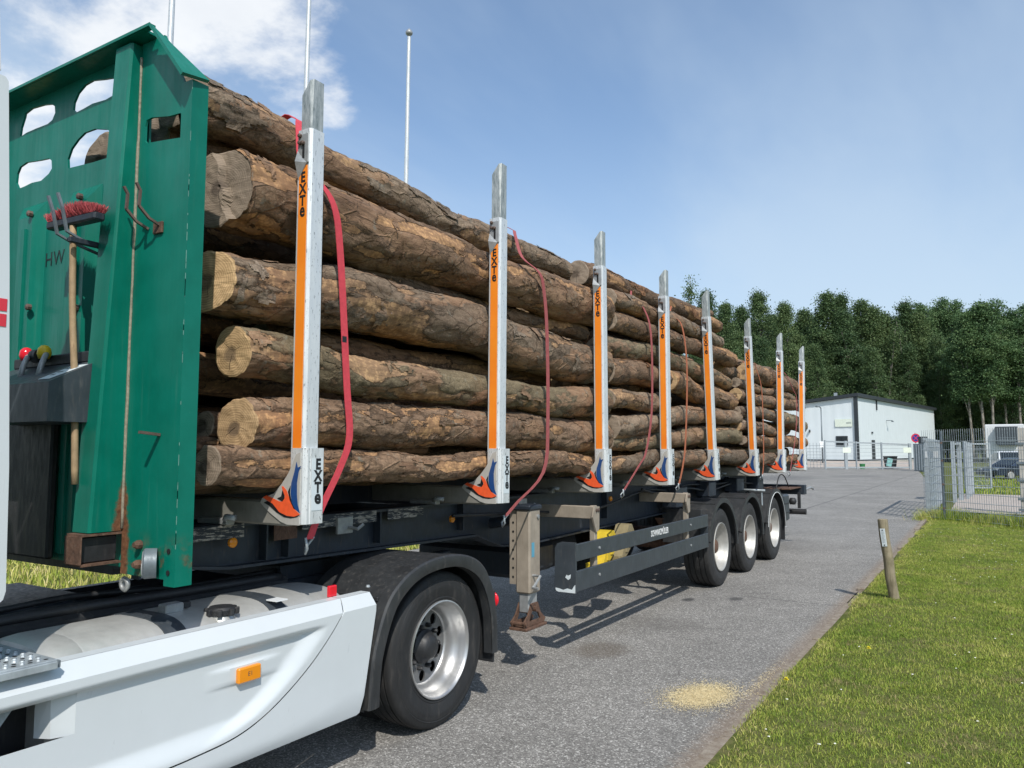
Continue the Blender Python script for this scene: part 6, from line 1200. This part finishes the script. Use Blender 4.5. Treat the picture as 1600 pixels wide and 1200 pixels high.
def car(name,label,T,m,L_=4.3,Hh=1.45):
    t=thing(name,tuple(T.translation),label,'car'); W_=.86; k=Hh/1.45
    body=[(-L_/2,.35),(-L_/2-.03,.62),(-L_/2+.08,.74),(-L_/2+1.05,.92),(L_/2-.5,.95),(L_/2-.05,.85),(L_/2,.55),(L_/2-.05,.30)]
    mb=MB().prism([(x,z*k) for x,z in body],'y',-W_,W_); b=obj('body',mb.xf(T),m,t,30)
    cab=[(-L_/2+.95,.92),(-L_/2+1.75,1.41),(-L_/2+2.2,1.46),(L_/2-1.1,1.43),(L_/2-.40,.96)]
    n=len(cab); vs=[(x,-W_+.03-(0 if z<1 else -.14),z*k) for x,z in cab]+[(x,W_-.03-(0 if z<1 else .14),z*k) for x,z in cab]; mb=MB().add(vs,[tuple(range(n)),tuple(range(n,2*n))[::-1]]+[(i,(i+1)%n,(i+1)%n+n,i+n) for i in range(n)]); obj('cabin',mb.xf(T),m,b,30)
    ws=MB().add([(-L_/2+1.02,-.70,.97*k),(-L_/2+1.02,.70,.97*k),(-L_/2+1.70,.60,1.385*k),(-L_/2+1.70,-.60,1.385*k)],[(0,1,2,3)]); ws.v=[(v[0]-.012,v[1],v[2]+.012) for v in ws.v]; obj('windscreen',ws.xf(T),M['glass'],b)
    for s in (-1,1):
        w=MB().add([(-L_/2+1.3,s*.85,.97*k),(L_/2-.75,s*.85,.98*k),(L_/2-1.15,s*.735,1.37*k),(-L_/2+1.85,s*.735,1.37*k)],[(0,1,2,3)]); obj('side_window',w.xf(T),M['glass'],b)
        for x in (-L_/2+.85,L_/2-.80):
            w=obj('wheel',MB().lathe([(-.09,.0),(-.09,.32),(.09,.32),(.09,0)],(x,s*.78,.32),20,'y').xf(T),M['rubber'],t,40); obj('rim',MB().lathe([(0,.21),(s*.02,.19),(s*.02,0)],(x,s*.872,.32),16,'y').xf(T),M['dullalu'],w,40)
        obj('headlight',MB().box(-L_/2-.02,-L_/2+.18,s*.62-.14,s*.62+.14,.66*k,.76*k,.01).xf(T),M['galv'],b)
    return t
def vehicles():
    c=cpos(1590,47); car('parked_car','dark blue parked car behind the swing gate on the grass',Matrix.Translation(c)@Matrix.Rotation(TH+.15,4,'Z'),M['carblue'],4.3,1.36)
    c=cpos(1574,58); car('parked_car','white parked car behind the dark blue one, under the refrigerated trailer',Matrix.Translation(c)@Matrix.Rotation(TH+1.2,4,'Z'),M['carwhite'],4.4,1.72)
    c=cpos(1571,64); T=Matrix.Translation(c)@Matrix.Rotation(-.03,4,'Z'); z1=ztop(663,64); t=thing('refrigerated_trailer',tuple(c),'tall white refrigerated trailer box with a dark cooling unit on its front','trailer')
    obj('box_body',MB().box(-1.38,1.38,0,9,1.15,z1,.05).xf(T),M['carwhite'],t)
    u=obj('cooling_unit',MB().prism([(-.52,1.95+.25),(.90,2.2),(1.0,2.35),(1.0,z1-.35),(.93,z1-.2),(-.62,z1-.2),(-.70,z1-.35),(-.66,2.4)],'y',-.5,-.002).xf(T),M['guard'],t)
    for k in range(4): obj('grille_slat',MB().box(-.45,.75,-.52,-.501,2.3+k*.16,2.36+k*.16).xf(T),M['galvdark'],u)
    obj('chassis',MB().box(-.5,.5,.3,9,.75,1.14).xf(T),M['frame'],t)
    for y in (6.2,7.5):
        for sx in (-1.1,1.1): obj('wheel',MB().lathe([(-.15,0),(-.15,.5),(.15,.5),(.15,0)],(sx,y,.5),18,'x').xf(T),M['rubber'],t,40)
    for sx in (-.9,.9): obj('support_leg',MB().box(sx-.06,sx+.06,2.4,2.52,0,.75).xf(T),M['galvdark'],t)
vehicles()
# ------------------------------------------------------------------ trees
def leaf_mesh(name,P,size,gv,mat,seed):
    r=np.random.default_rng(seed); n=len(P); a=r.normal(size=(n,3)); a/=np.linalg.norm(a,axis=1)[:,None]; b=r.normal(size=(n,3)); b-=a*(a*b).sum(1)[:,None]; b/=np.linalg.norm(b,axis=1)[:,None]
    s=(size*r.uniform(.6,1.25,n))[:,None]; V=np.stack([P-a*s,P-b*s*.55,P+a*s,P+b*s*.55],1).reshape(-1,3)
    me=bpy.data.meshes.new(name); me.vertices.add(4*n); me.vertices.foreach_set('co',V.ravel()); me.loops.add(4*n); me.loops.foreach_set('vertex_index',np.arange(4*n)); me.polygons.add(n); me.polygons.foreach_set('loop_start',np.arange(n)*4)
    at=me.attributes.new('gv','FLOAT','POINT'); at.data.foreach_set('value',np.repeat(gv,4)); me.materials.append(mat); me.update(); return me
def tree_variant(kind,H,seed):
    r=np.random.default_rng(seed); rr=random.Random(seed); base={'birch':.14,'alder':.42,'young':.12,'thin':.12}[kind]; Rm={'birch':2.7,'alder':2.9,'young':2.3,'thin':1.3}[kind]
    nc={'birch':210,'alder':150,'young':120,'thin':60}[kind]; per={'birch':115,'alder':120,'young':100,'thin':44}[kind]; size={'birch':.115,'alder':.125,'young':.12,'thin':.11}[kind]
    bend=np.array([rr.uniform(-.7,.7),rr.uniform(-.7,.7)])
    ax=lambda t: np.array([bend[0]*t*t+.15*math.sin(t*5+seed),bend[1]*t*t+.15*math.cos(t*4+seed),t*H])
    mb=MB(); mb.tube([tuple(ax(i/12)-np.array([0,0,.1 if i==0 else 0])) for i in range(13)],[(.17 if kind=='alder' else .14)*(1-i/12.6)+.012 for i in range(13)],7)
    Cs=[];
    lobes=[(rr.uniform(base,.9),rr.uniform(0,6.28)) for _ in range(11)]
    while len(Cs)<nc:
        t=base+(1-base)*r.random()**.85; 
        if kind=='birch': prof=math.sin(math.pi*min(1,((1-t)/(1-base))**.9))*.40+.95*(1-t)**.85
        elif kind=='alder': prof=(1-abs((t-base)/(1-base)-.55)*1.25)
        else: prof=(1-t)/(1-base)*.9+.1
        a=r.random()*6.283; lob=.5+.55*max(math.cos(a-la)*math.exp(-((t-lt)/.10)**2) for lt,la in lobes)+.2*r.random()
        q=ax(t); rad=Rm*max(.06,prof)*lob*math.sqrt(r.uniform(.12,1)); Cs.append((q[0]+rad*math.cos(a),q[1]+rad*math.sin(a),q[2]+r.normal(0,.25)-rad*.12,t))
    for c in Cs[::6]:
        t=max(.08,c[3]-.10-.1*r.random()); q=ax(t); m=(q+np.array(c[:3]))/2+np.array([0,0,.25]); mb.tube([tuple(q),tuple(m),c[:3]],[.045,.03,.012],5)
    P=[];G_=[]
    for c in Cs:
        n=int(per*rr.uniform(.55,1.35)); s=rr.uniform(.28,.62)*(.75 if kind=='thin' else 1); d=r.normal(0,1,(n,3))*[s,s,s*.55]; d[:,2]-=.35*np.hypot(d[:,0],d[:,1]); P.append(np.array(c[:3])+d); G_.append(np.clip(r.normal(rr.uniform(.25,.75),.16,n),0,1))
    P=np.concatenate(P); G_=np.concatenate(G_)
    return mb,leaf_mesh('crown',P,size,G_,M['leaf2'] if kind=='alder' else M['leaf'],seed)
def forest():
    V={}
    for kind,H,seeds in (('birch',20,(1,2,3,4)),('alder',20,(11,12,13)),('young',12,(21,22)),('thin',18,(31,))):
        V[kind]=[]
        for s in seeds:
            mb,cm=tree_variant(kind,H,s); tm=bpy.data.meshes.new('trunk'); tm.from_pydata(mb.v,[],mb.f); tm.materials.append(M['trunk']); tm.polygons.foreach_set('use_smooth',[True]*len(tm.polygons)); V[kind].append((tm,cm,H))
    rr=random.Random(3)
    def put(kind,px,F_,top,label,group,z0=0):
        tm,cm,H=rr.choice(V[kind]); c=cpos(px,F_); h=ztop(top,F_)-z0; s=h/H
        e=bpy.data.objects.new({'birch':'birch_tree','alder':'alder_tree','young':'young_tree','thin':'birch_tree'}[kind],None); link(e); e.location=(c.x,c.y,z0); e.rotation_euler=(0,0,rr.uniform(0,6.28)); sx=s*rr.uniform(.88,1.18); e.scale=(sx,sx,s); props(e,label,'tree',group)
        a=bpy.data.objects.new('trunk',tm); link(a,e); b=bpy.data.objects.new('crown',cm); link(b,e)
    g='trees of the forest edge'
    put('thin',1074,70,428,'thin sparse birch standing alone above the logs, between the fourth and fifth stakes',None)
    L1='dense dark green birch in the forest behind the hall and the log load'; L2='tall alder with bare pale trunk in the forest right of the white hall'; L3='low bushy young tree filling the foot of the forest'; L4='tree deeper in the forest behind the front row of trunks'
    ORD=['first','second','third','fourth','fifth','sixth','seventh','eighth','ninth','tenth','eleventh','twelfth','thirteenth','fourteenth','fifteenth']
    for k,(px,top) in enumerate(((1108,452),(1133,474),(1160,478),(1197,451),(1218,490),(1237,472),(1262,482),(1291,456),(1309,459),(1332,480),(1352,469),(1372,478),(1388,487),(1418,472),(1436,486))): put('birch',px,rr.uniform(118,130),top,ORD[k]+' tall dark birch crown along the forest skyline, counting right from the log load',g)
    for k,(px,top) in enumerate(((1447,474),(1462,490),(1479,466),(1499,470),(1520,488),(1540,480),(1556,469),(1577,488),(1600,484),(1622,476),(1648,482))): put('alder',px,rr.uniform(108,114) if px>1510 else rr.uniform(122,130),top,ORD[k]+' tall alder with bare pale trunk, counting right from the white hall',g)
    for px,top,lb in ((1392,512,'slender pale birch in front of the forest above the hall roof, the left of two'),(1424,500,'slender pale birch in front of the forest above the hall roof, the right of two')): put('thin',px,121,top,lb,g)
    for px in range(1098,1670,19): put('birch',px+rr.uniform(-6,6),rr.uniform(132,150),rr.uniform(490,512),L4,g)
    for px in range(1085,1670,24): put('birch',px+rr.uniform(-7,7),rr.uniform(112,124) if px<1450 else rr.uniform(118,134),rr.uniform(515,560),L4,g)
    for px in range(1080,1680,15): put('young',px+rr.uniform(-6,6),rr.uniform(116,134) if px<1470 else rr.uniform(118,134),rr.uniform(590,640),L3,g)
    for px in range(860,1085,28): put('birch',px+rr.uniform(-6,6),rr.uniform(105,125),rr.uniform(535,575),L4,g)
forest()
